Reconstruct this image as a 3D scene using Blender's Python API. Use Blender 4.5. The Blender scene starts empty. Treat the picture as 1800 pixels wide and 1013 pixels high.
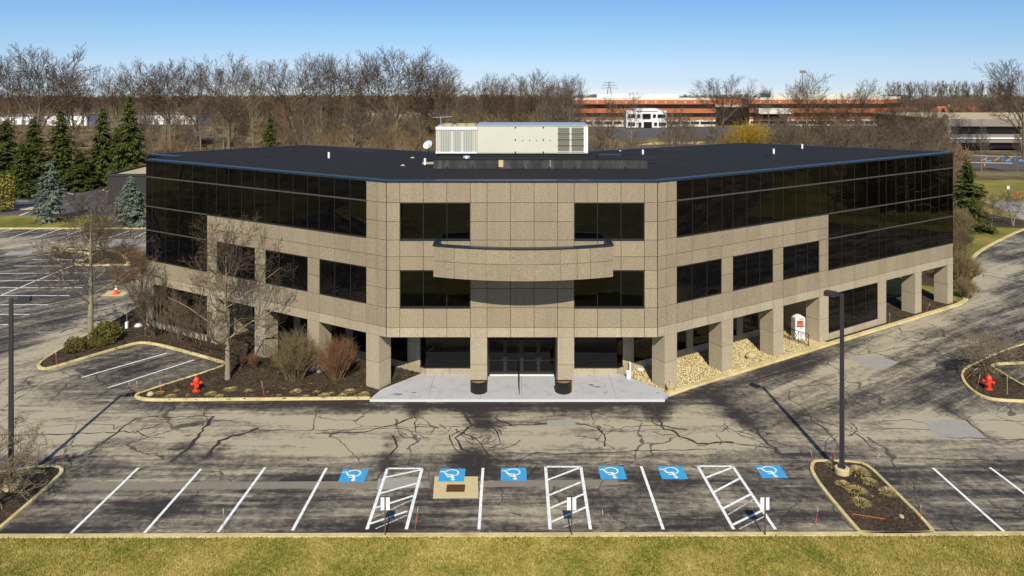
import bpy, math, random
import numpy as np
from mathutils import Vector, Matrix

# ------------------------------------------------------------------ camera, sky, sun, exposure
scene = bpy.context.scene
F, H, YH = 1300.0, 20.25, 141.7          # focal length in photo pixels, camera height (m), horizon row
cam_d = bpy.data.cameras.new('camera'); cam = bpy.data.objects.new('camera', cam_d)
scene.collection.objects.link(cam); scene.camera = cam
cam.location = (0, 0, H); cam.rotation_euler = (math.pi / 2, 0, 0)
cam_d.sensor_width = 36; cam_d.lens = 36 * F / 1800
cam_d.shift_y = -(506.5 - YH) / 1800
cam_d.clip_start = 0.5; cam_d.clip_end = 8000

SUN_EL, SUN_AZ = 40.5, 2.0               # sun behind the camera, a touch to its right
world = bpy.data.worlds.new('World'); scene.world = world; world.use_nodes = True
wn, wl = world.node_tree.nodes, world.node_tree.links
for n in list(wn): wn.remove(n)
wo = wn.new('ShaderNodeOutputWorld'); bg = wn.new('ShaderNodeBackground'); sky = wn.new('ShaderNodeTexSky')
sky.sky_type = 'NISHITA'; sky.sun_disc = False
sky.sun_elevation = math.radians(SUN_EL); sky.sun_rotation = math.radians(180 - SUN_AZ)
sky.air_density = 1.0; sky.dust_density = 0.0; sky.ozone_density = 2.2; sky.altitude = 200
tc = wn.new('ShaderNodeTexCoord'); vm = wn.new('ShaderNodeVectorMath'); vm.operation = 'MULTIPLY'
vm.operation = 'MULTIPLY_ADD'; vm.inputs[1].default_value = (1, 1, 2.4); vm.inputs[2].default_value = (0, 0, .10)
wl.new(tc.outputs['Generated'], vm.inputs[0]); wl.new(vm.outputs[0], sky.inputs['Vector'])
sx3 = wn.new('ShaderNodeSeparateXYZ'); wl.new(tc.outputs['Generated'], sx3.inputs[0])
el = wn.new('ShaderNodeMapRange'); el.inputs[1].default_value = -.05; el.inputs[2].default_value = .95; wl.new(sx3.outputs[2], el.inputs[0])
sr = wn.new('ShaderNodeValToRGB'); wl.new(el.outputs[0], sr.inputs[0])            # clear dry air: paler towards the horizon, deep blue above
for q, (p_, c_) in zip([sr.color_ramp.elements[0], sr.color_ramp.elements[1]] + [sr.color_ramp.elements.new(.5) for _ in range(4)],
                       [(.0, (.56, .50, .54)), (1.0, (.42, .50, .56)), (.045, (.66, .585, .60)), (.072, (.86, .765, .70)), (.115, (.88, .96, .90)), (.16, (.86, 1.06, 1.10))]):
    q.position = p_; q.color = (*c_, 1)
mx = wn.new('ShaderNodeMix'); mx.data_type = 'RGBA'; mx.blend_type = 'MULTIPLY'; mx.inputs[0].default_value = 1.0
wl.new(sky.outputs[0], mx.inputs[6]); wl.new(sr.outputs[0], mx.inputs[7]); wl.new(mx.outputs[2], bg.inputs[0]); bg.inputs[1].default_value = 0.15
wl.new(bg.outputs[0], wo.inputs[0])

sun_d = bpy.data.lights.new('sun', 'SUN'); sun_o = bpy.data.objects.new('sun', sun_d)
scene.collection.objects.link(sun_o)
sun_d.energy = 4.9; sun_d.angle = math.radians(0.5); sun_d.color = (1.0, 0.93, 0.81)
sv = Vector((math.sin(math.radians(SUN_AZ)) * math.cos(math.radians(SUN_EL)),
             -math.cos(math.radians(SUN_AZ)) * math.cos(math.radians(SUN_EL)), math.sin(math.radians(SUN_EL))))
sun_o.rotation_euler = (-sv).to_track_quat('-Z', 'Y').to_euler(); sun_o.location = (0, -50, 80)
scene.view_settings.view_transform = 'Standard'; scene.view_settings.look = 'None'
scene.view_settings.exposure = 0.2; scene.view_settings.gamma = 1.0
scene.view_settings.use_curve_mapping = False
scene.render.engine = 'CYCLES'
scene.cycles.max_bounces = 6

# ------------------------------------------------------------------ helpers
COL = scene.collection
R = random.Random(7)
NP = np.random.RandomState(11)

def gp(x, y, z=0.0):
    """photo pixel of a point known to be at height z -> place in the world (m)"""
    Y = F * (H - z) / (y - YH)
    return ((x - 900) * Y / F, Y)
def hz(y, Y):
    return H - (y - YH) * Y / F
def gpl(pts, z=0.0): return [gp(x, y, z) for x, y in pts]

def mesh_np(name, V, Fc, smooth=False):
    V = np.asarray(V, dtype=np.float32); Fc = np.asarray(Fc, dtype=np.int32)
    me = bpy.data.meshes.new(name); k = Fc.shape[1]; n = len(Fc)
    me.vertices.add(len(V)); me.vertices.foreach_set('co', V.ravel())
    me.loops.add(n * k); me.loops.foreach_set('vertex_index', Fc.ravel())
    me.polygons.add(n); me.polygons.foreach_set('loop_start', np.arange(0, n * k, k, dtype=np.int32))
    me.polygons.foreach_set('loop_total', np.full(n, k, dtype=np.int32))
    if smooth: me.polygons.foreach_set('use_smooth', np.ones(n, dtype=bool))
    me.update(calc_edges=True); me.validate()
    return me
def mesh_py(name, V, Fc, smooth=False):
    me = bpy.data.meshes.new(name); me.from_pydata([tuple(v) for v in V], [], Fc)
    if smooth:
        for p in me.polygons: p.use_smooth = True
    me.update(); return me

class MB:
    """collects boxes, prisms, tubes; build() links them as one mesh object"""
    def __init__(s): s.v = []; s.f = []
    def add(s, V, Fc):
        o = len(s.v); s.v += [tuple(p) for p in V]; s.f += [tuple(i + o for i in q) for q in Fc]; return s
    def box(s, x0, x1, y0, y1, z0, z1, M=None):
        V = [(x, y, z) for z in (z0, z1) for y in (y0, y1) for x in (x0, x1)]
        if M is not None: V = [M @ Vector(p) for p in V]
        return s.add(V, [(0, 2, 3, 1), (4, 5, 7, 6), (0, 1, 5, 4), (1, 3, 7, 5), (3, 2, 6, 7), (2, 0, 4, 6)])
    def prism(s, poly, z0, z1):
        n = len(poly)
        a = sum(poly[i][0] * poly[(i + 1) % n][1] - poly[(i + 1) % n][0] * poly[i][1] for i in range(n))
        if a < 0: poly = poly[::-1]
        V = [(x, y, z0) for x, y in poly] + [(x, y, z1) for x, y in poly]
        return s.add(V, [tuple(range(n))[::-1], tuple(range(n, 2 * n))] + [(i, (i + 1) % n, n + (i + 1) % n, n + i) for i in range(n)])
    def sheet(s, poly, z):
        n = len(poly)
        a = sum(poly[i][0] * poly[(i + 1) % n][1] - poly[(i + 1) % n][0] * poly[i][1] for i in range(n))
        if a < 0: poly = poly[::-1]
        return s.add([(x, y, z) for x, y in poly], [tuple(range(n))])
    def lathe(s, prof, n=16, c=(0, 0, 0), a0=0.0, a1=2 * math.pi):
        full = abs(a1 - a0 - 2 * math.pi) < 1e-6; m = n if full else n + 1
        V = []
        for r, z in prof:
            for i in range(m):
                a = a0 + (a1 - a0) * i / n
                V.append((c[0] + r * math.cos(a), c[1] + r * math.sin(a), c[2] + z))
        Fc = []
        for j in range(len(prof) - 1):
            for i in range(n):
                k = (i + 1) % m
                Fc.append((j * m + i, j * m + k, (j + 1) * m + k, (j + 1) * m + i))
        return s.add(V, Fc)
    def tube(s, pts, r, n=6):
        V, Fc = tube_np(np.array(pts, float), np.full(len(pts), r) if np.isscalar(r) else np.array(r), n)
        s.add(V, [tuple(q) for q in Fc])
        m = len(s.v)
        s.f.append(tuple(range(m - n, m))); s.f.append(tuple(range(m - len(V), m - len(V) + n))[::-1])
        return s
    def build(s, name, mat, parent=None, loc=None, smooth=False, rz=0):
        return obj(name, mesh_py(name, s.v, s.f, smooth), mat, parent, loc, rz)

def tube_np(P, Rr, n):
    P = np.asarray(P); m = len(P)
    T = np.gradient(P, axis=0); T /= (np.linalg.norm(T, axis=1, keepdims=True) + 1e-9)
    ref = np.array([0.31, 0.95, 0.05]) if abs(T[0] @ np.array([0.31, 0.95, 0.05])) < .9 else np.array([1., 0, 0])
    U = np.cross(T, ref); U /= (np.linalg.norm(U, axis=1, keepdims=True) + 1e-9); W = np.cross(T, U)
    a = np.arange(n) * 2 * np.pi / n
    V = P[:, None, :] + Rr[:, None, None] * (np.cos(a)[None, :, None] * U[:, None, :] + np.sin(a)[None, :, None] * W[:, None, :])
    i = np.arange(n); j = (i + 1) % n
    Fc = np.concatenate([np.stack([k * n + i, k * n + j, (k + 1) * n + j, (k + 1) * n + i], 1) for k in range(m - 1)])
    return V.reshape(-1, 3), Fc

def tubes_np(P, Rr, n):
    """many tubes at once: P (k, m, 3), Rr (k, m)"""
    k, m, _ = P.shape
    T = np.gradient(P, axis=1); T /= (np.linalg.norm(T, axis=2, keepdims=True) + 1e-9)
    ref = np.where(np.abs(T[:, :1] @ np.array([0.31, 0.95, 0.05]))[..., None] < .9, np.array([0.31, 0.95, 0.05]), np.array([1., 0, 0]))
    U = np.cross(T, ref); U /= (np.linalg.norm(U, axis=2, keepdims=True) + 1e-9); W = np.cross(T, U)
    a = np.arange(n) * 2 * np.pi / n
    V = P[:, :, None, :] + Rr[:, :, None, None] * (np.cos(a)[None, None, :, None] * U[:, :, None, :] + np.sin(a)[None, None, :, None] * W[:, :, None, :])
    i = np.arange(n); j = (i + 1) % n
    f1 = np.concatenate([np.stack([q * n + i, q * n + j, (q + 1) * n + j, (q + 1) * n + i], 1) for q in range(m - 1)])
    return V.reshape(-1, 3), (f1[None] + (np.arange(k) * m * n)[:, None, None]).reshape(-1, 4)

def obj(name, me, mat=None, parent=None, loc=None, rz=0):
    o = bpy.data.objects.new(name, me); COL.objects.link(o)
    if mat is not None and me is not None and not me.materials: me.materials.append(mat)
    if parent: o.parent = parent
    if loc is not None: o.location = loc
    if rz: o.rotation_euler = (0, 0, rz)
    return o
def tag(o, label=None, cat=None, group=None, kind=None):
    if label: o['label'] = label
    if cat: o['category'] = cat
    if group: o['group'] = group
    if kind: o['kind'] = kind
    return o
def thing(name, label, cat, loc=(0, 0, 0), rz=0, group=None):
    o = bpy.data.objects.new(name, None); COL.objects.link(o)
    o.location = loc; o.rotation_euler = (0, 0, rz); o.empty_display_size = .3
    return tag(o, label, cat, group)
def struct(o): return tag(o, kind='structure')

def chaikin(pts, it=3, closed=True):
    for _ in range(it):
        q = []; n = len(pts)
        for i in range(n if closed else n - 1):
            a, b = pts[i], pts[(i + 1) % n]
            q += [(a[0] * .75 + b[0] * .25, a[1] * .75 + b[1] * .25), (a[0] * .25 + b[0] * .75, a[1] * .25 + b[1] * .75)]
        if not closed: q = [pts[0]] + q + [pts[-1]]
        pts = q
    return pts
def offset(pts, d, closed):
    n = len(pts); out = []
    for i in range(n):
        a = pts[i - 1] if (closed or i > 0) else pts[i]; b = pts[(i + 1) % n] if (closed or i < n - 1) else pts[i]
        t = Vector((b[0] - a[0], b[1] - a[1])); t = t.normalized() if t.length > 1e-6 else Vector((1, 0))
        out.append((pts[i][0] - t.y * d, pts[i][1] + t.x * d))
    return out

# ------------------------------------------------------------------ materials
def mat(name, base=(.5, .5, .5), rough=.8, spec=.3, metal=0.0):
    m = bpy.data.materials.new(name); m.use_nodes = True
    b = m.node_tree.nodes['Principled BSDF']
    b.inputs['Base Color'].default_value = (*base, 1); b.inputs['Roughness'].default_value = rough
    b.inputs['Specular IOR Level'].default_value = spec; b.inputs['Metallic'].default_value = metal
    return m
class N:
    """small node-building helper on one material"""
    def __init__(s, m):
        s.m = m; s.t = m.node_tree; s.b = s.t.nodes['Principled BSDF']
        g = s.t.nodes.new('ShaderNodeNewGeometry'); s.pos = g.outputs['Position']
    def new(s, k): return s.t.nodes.new(k)
    def link(s, a, b): s.t.links.new(a, b)
    def sca(s, v, sc, rot=0):
        mp = s.new('ShaderNodeMapping'); mp.inputs['Scale'].default_value = sc; mp.inputs['Rotation'].default_value = (0, 0, rot)
        s.link(v, mp.inputs['Vector']); return mp.outputs[0]
    def noise(s, scale, detail=4, rough=.55, vec=None, dist=0):
        n = s.new('ShaderNodeTexNoise'); n.inputs['Scale'].default_value = scale; n.inputs['Detail'].default_value = detail
        n.inputs['Roughness'].default_value = rough; n.inputs['Distortion'].default_value = dist
        s.link(vec if vec is not None else s.pos, n.inputs['Vector']); return n.outputs['Fac']
    def ramp(s, fac, stops):
        r = s.new('ShaderNodeValToRGB'); e = r.color_ramp.elements
        while len(e) < len(stops): e.new(.5)
        for q, (p, c) in zip(e, stops):
            q.position = p; q.color = (*c, 1) if len(c) == 3 else c
        s.link(fac, r.inputs[0]); return r.outputs[0]
    def mix(s, fac, a, b, mode='MIX'):
        x = s.new('ShaderNodeMix'); x.data_type = 'RGBA'; x.blend_type = mode
        for v, i in ((fac, 0), (a, 6), (b, 7)):
            if hasattr(v, 'default_value') or hasattr(v, 'is_linked'): s.link(v, x.inputs[i])
            else: x.inputs[i].default_value = (*v, 1) if isinstance(v, tuple) else v
        return x.outputs[2]
    def math(s, op, a, b=None, clamp=False):
        x = s.new('ShaderNodeMath'); x.operation = op; x.use_clamp = clamp
        for v, i in ((a, 0), (b, 1)):
            if v is None: continue
            if hasattr(v, 'is_linked'): s.link(v, x.inputs[i])
            else: x.inputs[i].default_value = v
        return x.outputs[0]
    def attr(s, name):
        a = s.new('ShaderNodeAttribute'); a.attribute_name = name; return a.outputs['Fac']
    def rand(s):
        o = s.new('ShaderNodeObjectInfo'); return o.outputs['Random']
    def color(s, c): s.link(c, s.b.inputs['Base Color'])
    def bump(s, h, strength=.3, dist=.02):
        b = s.new('ShaderNodeBump'); b.inputs['Strength'].default_value = strength; b.inputs['Distance'].default_value = dist
        s.link(h, b.inputs['Height']); s.link(b.outputs[0], s.b.inputs['Normal'])

def granite(name, c, dark, light):
    m = mat(name, rough=.7, spec=.25); n = N(m)
    sp = n.noise(12, 4, .95); big = n.noise(.5, 3)
    col = n.ramp(sp, [(.36, dark), (.47, c), (.54, c), (.64, light)])
    col = n.mix(.16, col, n.ramp(n.rand(), [(0, (c[0] * 1.12, c[1] * .98, c[2] * .95)), (.5, (c[0] * .82, c[1] * .84, c[2] * .9)), (1, (c[0] * 1.05, c[1] * 1.08, c[2] * 1.0))]))
    v = n.math('ADD', n.math('MULTIPLY', n.rand(), .16), n.math('MULTIPLY', big, .16))
    v = n.math('ADD', v, .80)
    col = n.mix(1.0, col, n.ramp(v, [(0, (0, 0, 0)), (1, (1, 1, 1))]), 'MULTIPLY')
    st = n.noise(1.0, 4, .6, n.sca(n.pos, (1.6, 1.6, .12)))
    col = n.mix(n.math('MULTIPLY', n.math('SUBTRACT', st, .50, True), 1.3), col, (c[0] * .55, c[1] * .55, c[2] * .55))
    n.color(col); n.bump(sp, .15, .01)
    return m
M = {}
M['granite'] = granite('granite', (.292, .238, .158), (.135, .104, .064), (.47, .385, .25))
M['granite_pale'] = granite('granite_pale', (.395, .33, .225), (.23, .185, .12), (.56, .48, .35))
M['joint'] = mat('joint', (.05, .043, .035), .9)
m = M['glass'] = mat('dark_glass', (.0012, .0014, .0018), .012, .34); n = N(m)
n.bump(n.noise(.5, 1.5), .10, .06)
m = M['glass_bronze'] = mat('bronze_glass', (.0024, .0020, .0012), .012, .34); n = N(m)
n.bump(n.noise(.5, 1.5), .10, .06)
M['mullion'] = mat('mullion_metal', (.022, .020, .020), .45, .35, .1)
M['transom'] = mat('transom_metal', (.09, .078, .074), .4, .5, .3)
M['black_metal'] = mat('black_metal', (.012, .012, .013), .4, .5)
M['cap'] = mat('parapet_cap_metal', (.03, .042, .058), .3, .5, .4)
m = M['roof'] = mat('roof_membrane', rough=.85, spec=.06); n = N(m)
st = n.noise(1.2, 4, .6, n.sca(n.pos, (.12, 1.5, 1), .0)); bg_ = n.noise(.16, 3)
n.color(n.mix(n.math('MULTIPLY', st, .8), (.014, .014, .017), (.030, .030, .036)))
xyz = n.new('ShaderNodeSeparateXYZ'); n.link(n.pos, xyz.inputs[0])
fy = n.math('FRACT', n.math('ADD', n.math('MULTIPLY', xyz.outputs[1], .52), n.math('MULTIPLY', n.noise(.3, 2), .12)))
seam = n.math('LESS_THAN', fy, .05); pond = n.math('MULTIPLY', n.math('SUBTRACT', n.noise(.11, 5, .6, dist=.5), .56, True), 5.0, True)
base = n.mix(n.math('MULTIPLY', st, .8), (.017, .016, .017), (.032, .030, .033))
base = n.mix(n.math('MULTIPLY', seam, .5), base, (.055, .055, .062)); base = n.mix(n.math('MULTIPLY', pond, .45), base, (.058, .054, .050)); n.color(base)
n.bump(n.math('ADD', n.math('MULTIPLY', seam, .6), n.noise(2.2, 2, .5, n.sca(n.pos, (.05, 1, 1)))), .25, .05)
m = M['curb_metal'] = mat('weathered_curb', rough=.6, spec=.4); n = N(m)
st = n.noise(1.1, 4, .65, n.sca(n.pos, (1.4, 1.4, .25)))
n.color(n.ramp(st, [(.3, (.012, .012, .012)), (.5, (.03, .03, .028)), (.66, (.07, .07, .065)), (.78, (.16, .16, .15))]))
m = M['hvac'] = mat('hvac_cream_paint', rough=.5, spec=.4); n = N(m)
n.color(n.mix(n.noise(.8, 4), (.50, .50, .40), (.58, .57, .47)))
M['hvac_frame'] = mat('hvac_white_edge', (.74, .74, .68), .5)
M['hvac_fin'] = mat('hvac_coil', (.26, .28, .25), .6, .3, .1)
M['louvre'] = mat('hvac_louvre', (.17, .17, .13), .6)
M['flash'] = mat('dull_flashing', (.17, .17, .16), .7)
M['rust'] = mat('rust', (.2, .07, .03), .8)
M['white'] = mat('white_paint', (.78, .78, .77), .55)
M['dish'] = mat('dish_grey', (.55, .55, .56), .4)
M['steel'] = mat('galvanised_steel', (.6, .61, .62), .35, .5, .6)
m = M['line'] = mat('road_paint_white', rough=.7); n = N(m)
n.color(n.mix(n.math('MULTIPLY', n.math('SUBTRACT', n.noise(5, 5, .85), .50, True), 6.0, True), (.76, .77, .75), (.33, .32, .29)))
m = M['line_worn'] = mat('road_paint_worn', rough=.8); n = N(m)
n.color(n.ramp(n.noise(6, 5, .75), [(.40, (.1, .09, .08)), (.52, (.45, .43, .38)), (.62, (.62, .6, .55))]))
m = M['blue'] = mat('road_paint_blue', rough=.7); n = N(m)
n.color(n.ramp(n.noise(9, 5, .75), [(.38, (.13, .17, .19)), (.45, (.030, .30, .58)), (.7, (.045, .37, .68))]))
m = M['kerb'] = mat('kerb_concrete', rough=.85); n = N(m)
n.color(n.mix(1.0, n.ramp(n.noise(.9, 5, .65), [(.3, (.42, .33, .14)), (.55, (.60, .49, .235)), (.75, (.70, .60, .33))]),
              n.ramp(n.noise(14, 3), [(.3, (.75, .75, .75)), (.6, (1, 1, 1))]), 'MULTIPLY'))
m = M['concrete'] = mat('apron_concrete', rough=.85); n = N(m)
n.color(n.mix(1.0, n.mix(n.noise(.7, 5, .65), (.37, .372, .378), (.47, .475, .485)), n.ramp(n.noise(1.6, 6, .75, dist=.6), [(.30, (.74, .72, .70)), (.48, (1, 1, 1))]), 'MULTIPLY'))
m = M['pad'] = mat('tan_concrete', rough=.9); n = N(m)
n.color(n.mix(n.noise(3, 5, .65), (.44, .34, .16), (.60, .49, .27)))
m = M['patch'] = mat('grey_patch', rough=.9); n = N(m)
n.color(n.mix(n.noise(2.5, 6, .7), (.22, .205, .175), (.36, .345, .31)))
m = M['trench'] = mat('trench_patch', rough=.9); n = N(m)
n.color(n.mix(n.noise(2.5, 6, .7, n.sca(n.pos, (.5, 1.5, 1))), (.15, .132, .10), (.25, .22, .17)))
m = M['tar'] = mat('tar_seal', rough=.55, spec=.4); n = N(m)
n.color(n.mix(n.noise(5, 4), (.025, .022, .021), (.05, .044, .04)))
m = M['tar_soft'] = mat('worn_tar', rough=.8, spec=.2); n = N(m)
n.color(n.mix(n.noise(4, 5, .7), (.05, .044, .038), (.095, .083, .068)))
m = M['mulch'] = mat('mulch', rough=.95, spec=.1); n = N(m)
n.color(n.mix(1.0, n.ramp(n.noise(7, 5, .75), [(.3, (.022, .017, .012)), (.55, (.078, .060, .042)), (.75, (.155, .12, .08))]),
              n.ramp(n.noise(.6, 3), [(.3, (.7, .68, .65)), (.65, (1.15, 1.1, 1.0))]), 'MULTIPLY'))
n.bump(n.noise(9, 5, .7), .9, .08)
m = M['chip'] = mat('bark_chip', rough=.95, spec=.1); n = N(m)
n.color(n.ramp(n.noise(3.0, 2), [(.35, (.02, .015, .01)), (.5, (.06, .04, .028)), (.62, (.13, .09, .05)), (.72, (.28, .17, .06))]))
m = M['gravel'] = mat('gravel', rough=.9, spec=.15); n = N(m)
n.color(n.ramp(n.noise(9, 2, .9), [(.3, (.28, .20, .07)), (.45, (.48, .38, .16)), (.55, (.60, .51, .28)), (.68, (.80, .75, .60))]))
m = M['gravel_base'] = mat('gravel_base', (.26, .20, .085), .95)
m = M['boulder'] = mat('boulder', rough=.9, spec=.15); n = N(m)
n.color(n.mix(n.noise(2.5, 5, .7), (.33, .25, .12), (.52, .42, .25))); n.bump(n.noise(5, 4), .4, .05)
LAWN = [(.37, (.065, .105, .012)), (.44, (.165, .175, .026)), (.50, (.31, .26, .06)), (.58, (.45, .35, .11)), (.66, (.66, .54, .25))]
def lawn_col(n):
    a = n.noise(.42, 5, .75, dist=.5); b = n.noise(5.5, 4, .7)
    c = n.noise(11, 4, .9)
    f = n.math('ADD', n.math('ADD', n.math('MULTIPLY', a, .38), n.math('MULTIPLY', b, .24)), n.math('MULTIPLY', c, .38))
    return n.ramp(f, LAWN)
m = M['lawn'] = mat('lawn', rough=.95, spec=.1); n = N(m); n.color(lawn_col(n)); n.bump(n.noise(14, 4, .7), .8, .06)
m = M['blade'] = mat('grass_blade', rough=.8, spec=.15); n = N(m); n.color(lawn_col(n))
m = M['lawn_far'] = mat('far_lawn', rough=.95, spec=.1); n = N(m)
n.color(n.ramp(n.noise(.12, 6, .7), [(.3, (.085, .088, .018)), (.5, (.19, .165, .038)), (.68, (.30, .24, .08))]))
n.bump(n.noise(1.5, 5, .7), .5, .1)
m = M['litter'] = mat('leaf_litter_ground', rough=.95, spec=.1); n = N(m)
n.color(n.ramp(n.noise(.07, 7, .72), [(.3, (.055, .04, .025)), (.45, (.12, .09, .05)), (.58, (.2, .16, .08)), (.7, (.16, .15, .05))]))
n.bump(n.noise(1.2, 6, .7), .8, .15)
m = M['asphalt_far'] = mat('plain_asphalt', rough=.9); n = N(m)
n.color(n.ramp(n.noise(.25, 6, .7, n.sca(n.pos, (.4, 1, 1))), [(.3, (.05, .045, .045)), (.6, (.10, .09, .088)), (.75, (.17, .155, .14))]))

# worn asphalt: sealcoat (dark) rubbed through to pale aggregate along the wheel paths
m = M['asphalt'] = mat('worn_asphalt', rough=.85, spec=.25); n = N(m)
wear = n.attr('wear'); rr = n.attr('diag')
sx = n.noise(.55, 7, .72, n.sca(n.pos, (.15, 1.3, 1)), .25)
sd = n.noise(.55, 7, .72, n.sca(n.sca(n.pos, (1, 1, 1), -math.radians(33)), (.15, 1.3, 1)), .25)
sl = n.noise(.55, 7, .72, n.sca(n.sca(n.pos, (1, 1, 1), -math.radians(50)), (.15, 1.3, 1)), .25)
def lerp(n, f, a, b): return n.math('ADD', a, n.math('MULTIPLY', f, n.math('SUBTRACT', b, a)))
st = lerp(n, rr, sx, sd); st = lerp(n, n.attr('left'), st, sl)
iso = n.math('ADD', n.math('MULTIPLY', n.noise(2.4, 5, .75), .55), n.math('MULTIPLY', n.noise(.22, 4, .6), .45)); fine = n.noise(22, 3, .7)
f = n.math('ADD', wear, n.math('MULTIPLY', n.math('SUBTRACT', st, .5), 2.5))
f = n.math('ADD', f, n.math('MULTIPLY', n.math('SUBTRACT', iso, .5), 2.6))
f = n.math('ADD', f, n.math('MULTIPLY', n.math('SUBTRACT', fine, .5), .55))
s2 = lerp(n, rr, n.noise(1.3, 8, .8, n.sca(n.pos, (.14, 1.7, 1)), .3), n.noise(1.3, 8, .8, n.sca(n.sca(n.pos, (1, 1, 1), -math.radians(33)), (.14, 1.7, 1)), .3))
f = n.math('ADD', f, n.math('MULTIPLY', n.math('SUBTRACT', s2, .54, True), 4.2))
f = n.math('SUBTRACT', f, n.math('MULTIPLY', n.math('SUBTRACT', .46, s2, True), 2.0))
col = n.ramp(f, [(0.0, (.033, .028, .026)), (.22, (.052, .045, .040)), (.46, (.125, .107, .083)), (.76, (.25, .215, .155)), (1.0, (.385, .335, .235))])
col = n.mix(1.0, col, n.ramp(fine, [(.25, (.72, .72, .72)), (.7, (1.12, 1.12, 1.12))]), 'MULTIPLY')
vw = n.new('ShaderNodeVectorMath'); vw.operation = 'MULTIPLY_ADD'; nz = n.new('ShaderNodeTexNoise'); nz.inputs['Scale'].default_value = .5; nz.inputs['Detail'].default_value = 5
n.link(n.pos, nz.inputs['Vector']); n.link(nz.outputs['Color'], vw.inputs[0]); vw.inputs[1].default_value = (2.2, 2.2, 0); n.link(n.pos, vw.inputs[2])
vo = n.new('ShaderNodeTexVoronoi'); vo.feature = 'DISTANCE_TO_EDGE'; vo.inputs['Scale'].default_value = .30; n.link(vw.outputs[0], vo.inputs['Vector'])
ck = n.math('MULTIPLY', n.math('LESS_THAN', vo.outputs[0], .012), n.math('GREATER_THAN', n.noise(.13, 3), .50))
col = n.mix(n.math('MULTIPLY', ck, .75), col, (.035, .031, .03))
n.color(col); n.bump(fine, .35, .015)
n.link(n.math('SUBTRACT', .95, n.math('MULTIPLY', n.math('SUBTRACT', .5, f, True), .35)), n.b.inputs['Roughness'])

def bark(name, a, b, s=3.0):
    m = mat(name, rough=.9, spec=.1); n = N(m)
    n.color(n.mix(n.noise(s, 4, .7, n.sca(n.pos, (1, 1, .35))), a, b)); return m
M['bark'] = bark('bark_grey_brown', (.10, .08, .05), (.25, .20, .13))
M['bark_dark'] = bark('bark_dark', (.09, .067, .04), (.24, .185, .11))
M['bark_pale'] = bark('bark_pale', (.17, .14, .095), (.33, .28, .19))
M['twig'] = bark('twig_brown', (.10, .075, .05), (.19, .145, .10), 1.0)
M['twig_far'] = bark('twig_far_brown', (.11, .08, .055), (.20, .15, .105), .3)
M['twig_dark'] = bark('twig_dark', (.07, .046, .030), (.155, .108, .066), .5)
M['twig_pale'] = bark('twig_pale', (.17, .13, .085), (.30, .24, .16), 1.0)
M['twig_mid'] = bark('twig_mid_brown', (.075, .052, .034), (.15, .105, .066), .4)
M['twig_red'] = bark('twig_reddish', (.16, .085, .05), (.30, .17, .09), 1.5)
M['twig_olive'] = bark('twig_olive', (.14, .105, .05), (.29, .22, .115), 1.5)
M['twig_gold'] = bark('twig_gold', (.30, .19, .02), (.50, .33, .05), .6)
m = M['brush'] = mat('brush_brown', rough=.9, spec=.1); n = N(m)
n.color(n.mix(1.0, n.ramp(n.rand(), [(.0, (.15, .092, .052)), (.3, (.25, .175, .10)), (.55, (.19, .125, .085)), (.75, (.33, .25, .12)), (1.0, (.21, .15, .105))]), n.ramp(n.noise(.4, 4), [(.3, (.7, .7, .7)), (.7, (1.2, 1.2, 1.2))]), 'MULTIPLY'))
m = M['brush_far'] = mat('far_wood_brown', rough=.9, spec=.1); n = N(m)
n.color(n.ramp(n.rand(), [(.0, (.13, .085, .058)), (.5, (.19, .13, .09)), (.8, (.15, .11, .08)), (1.0, (.24, .18, .11))]))
def leaf(name, a, b, s):
    m = mat(name, rough=.75, spec=.2); n = N(m); n.color(n.mix(n.noise(s, 3, .7), a, b)); return m
M['needle'] = leaf('spruce_green', (.022, .036, .006), (.105, .12, .020), 1.2)
M['needle_blue'] = leaf('spruce_blue', (.06, .08, .055), (.21, .25, .185), 1.6)
M['yew'] = leaf('shrub_green', (.05, .05, .010), (.17, .145, .03), 4)
M['straw'] = leaf('dry_ornamental_grass', (.22, .17, .06), (.46, .37, .16), 3)
M['brick'] = leaf('red_brick_far', (.34, .105, .04), (.46, .155, .06), .2)
M['offwhite'] = mat('offwhite_wall', (.62, .57, .47), .8)
M['window_far'] = mat('far_window_dark', (.012, .011, .012), .15, .5)
M['deck'] = mat('deck_concrete', (.23, .20, .165), .9)
M['dark_brick'] = mat('dark_block', (.035, .033, .033), .85)
M['tan_roof'] = mat('tan_gravel_roof', (.42, .34, .2), .9)
M['orange'] = mat('orange_plastic', (.75, .10, .015), .5)
M['stake'] = mat('stake_orange', (.55, .12, .04), .6)
M['stake_yellow'] = mat('stake_yellow', (.6, .45, .03), .6)
M['hydrant'] = mat('hydrant_red', (.72, .045, .018), .4, .5)
m = M['pole'] = mat('pole_bronze', (.032, .030, .032), .5, .4)
M['lens'] = mat('lamp_lens', (.4, .4, .4), .3)
M['planter'] = mat('planter_black', (.012, .011, .010), .45, .4)
M['soil'] = mat('planter_soil', (.24, .16, .07), .95)
M['grate'] = mat('rusty_grate', (.13, .055, .02), .8)
M['hole'] = mat('drain_dark', (.01, .008, .006), .9)
M['post'] = mat('sign_post_rust', (.10, .075, .04), .8)
M['sign_back'] = mat('sign_back', (.80, .80, .82), .4, .5, .0)
M['purple'] = mat('dark_purple_print', (.03, .02, .07), .6)
M['red_roof'] = mat('red_tile_roof', (.36, .12, .06), .8)
M['sign_blue'] = mat('sign_blue', (.03, .15, .5), .5)
M['car_white'] = mat('car_white_paint', (.75, .76, .78), .3)

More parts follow.
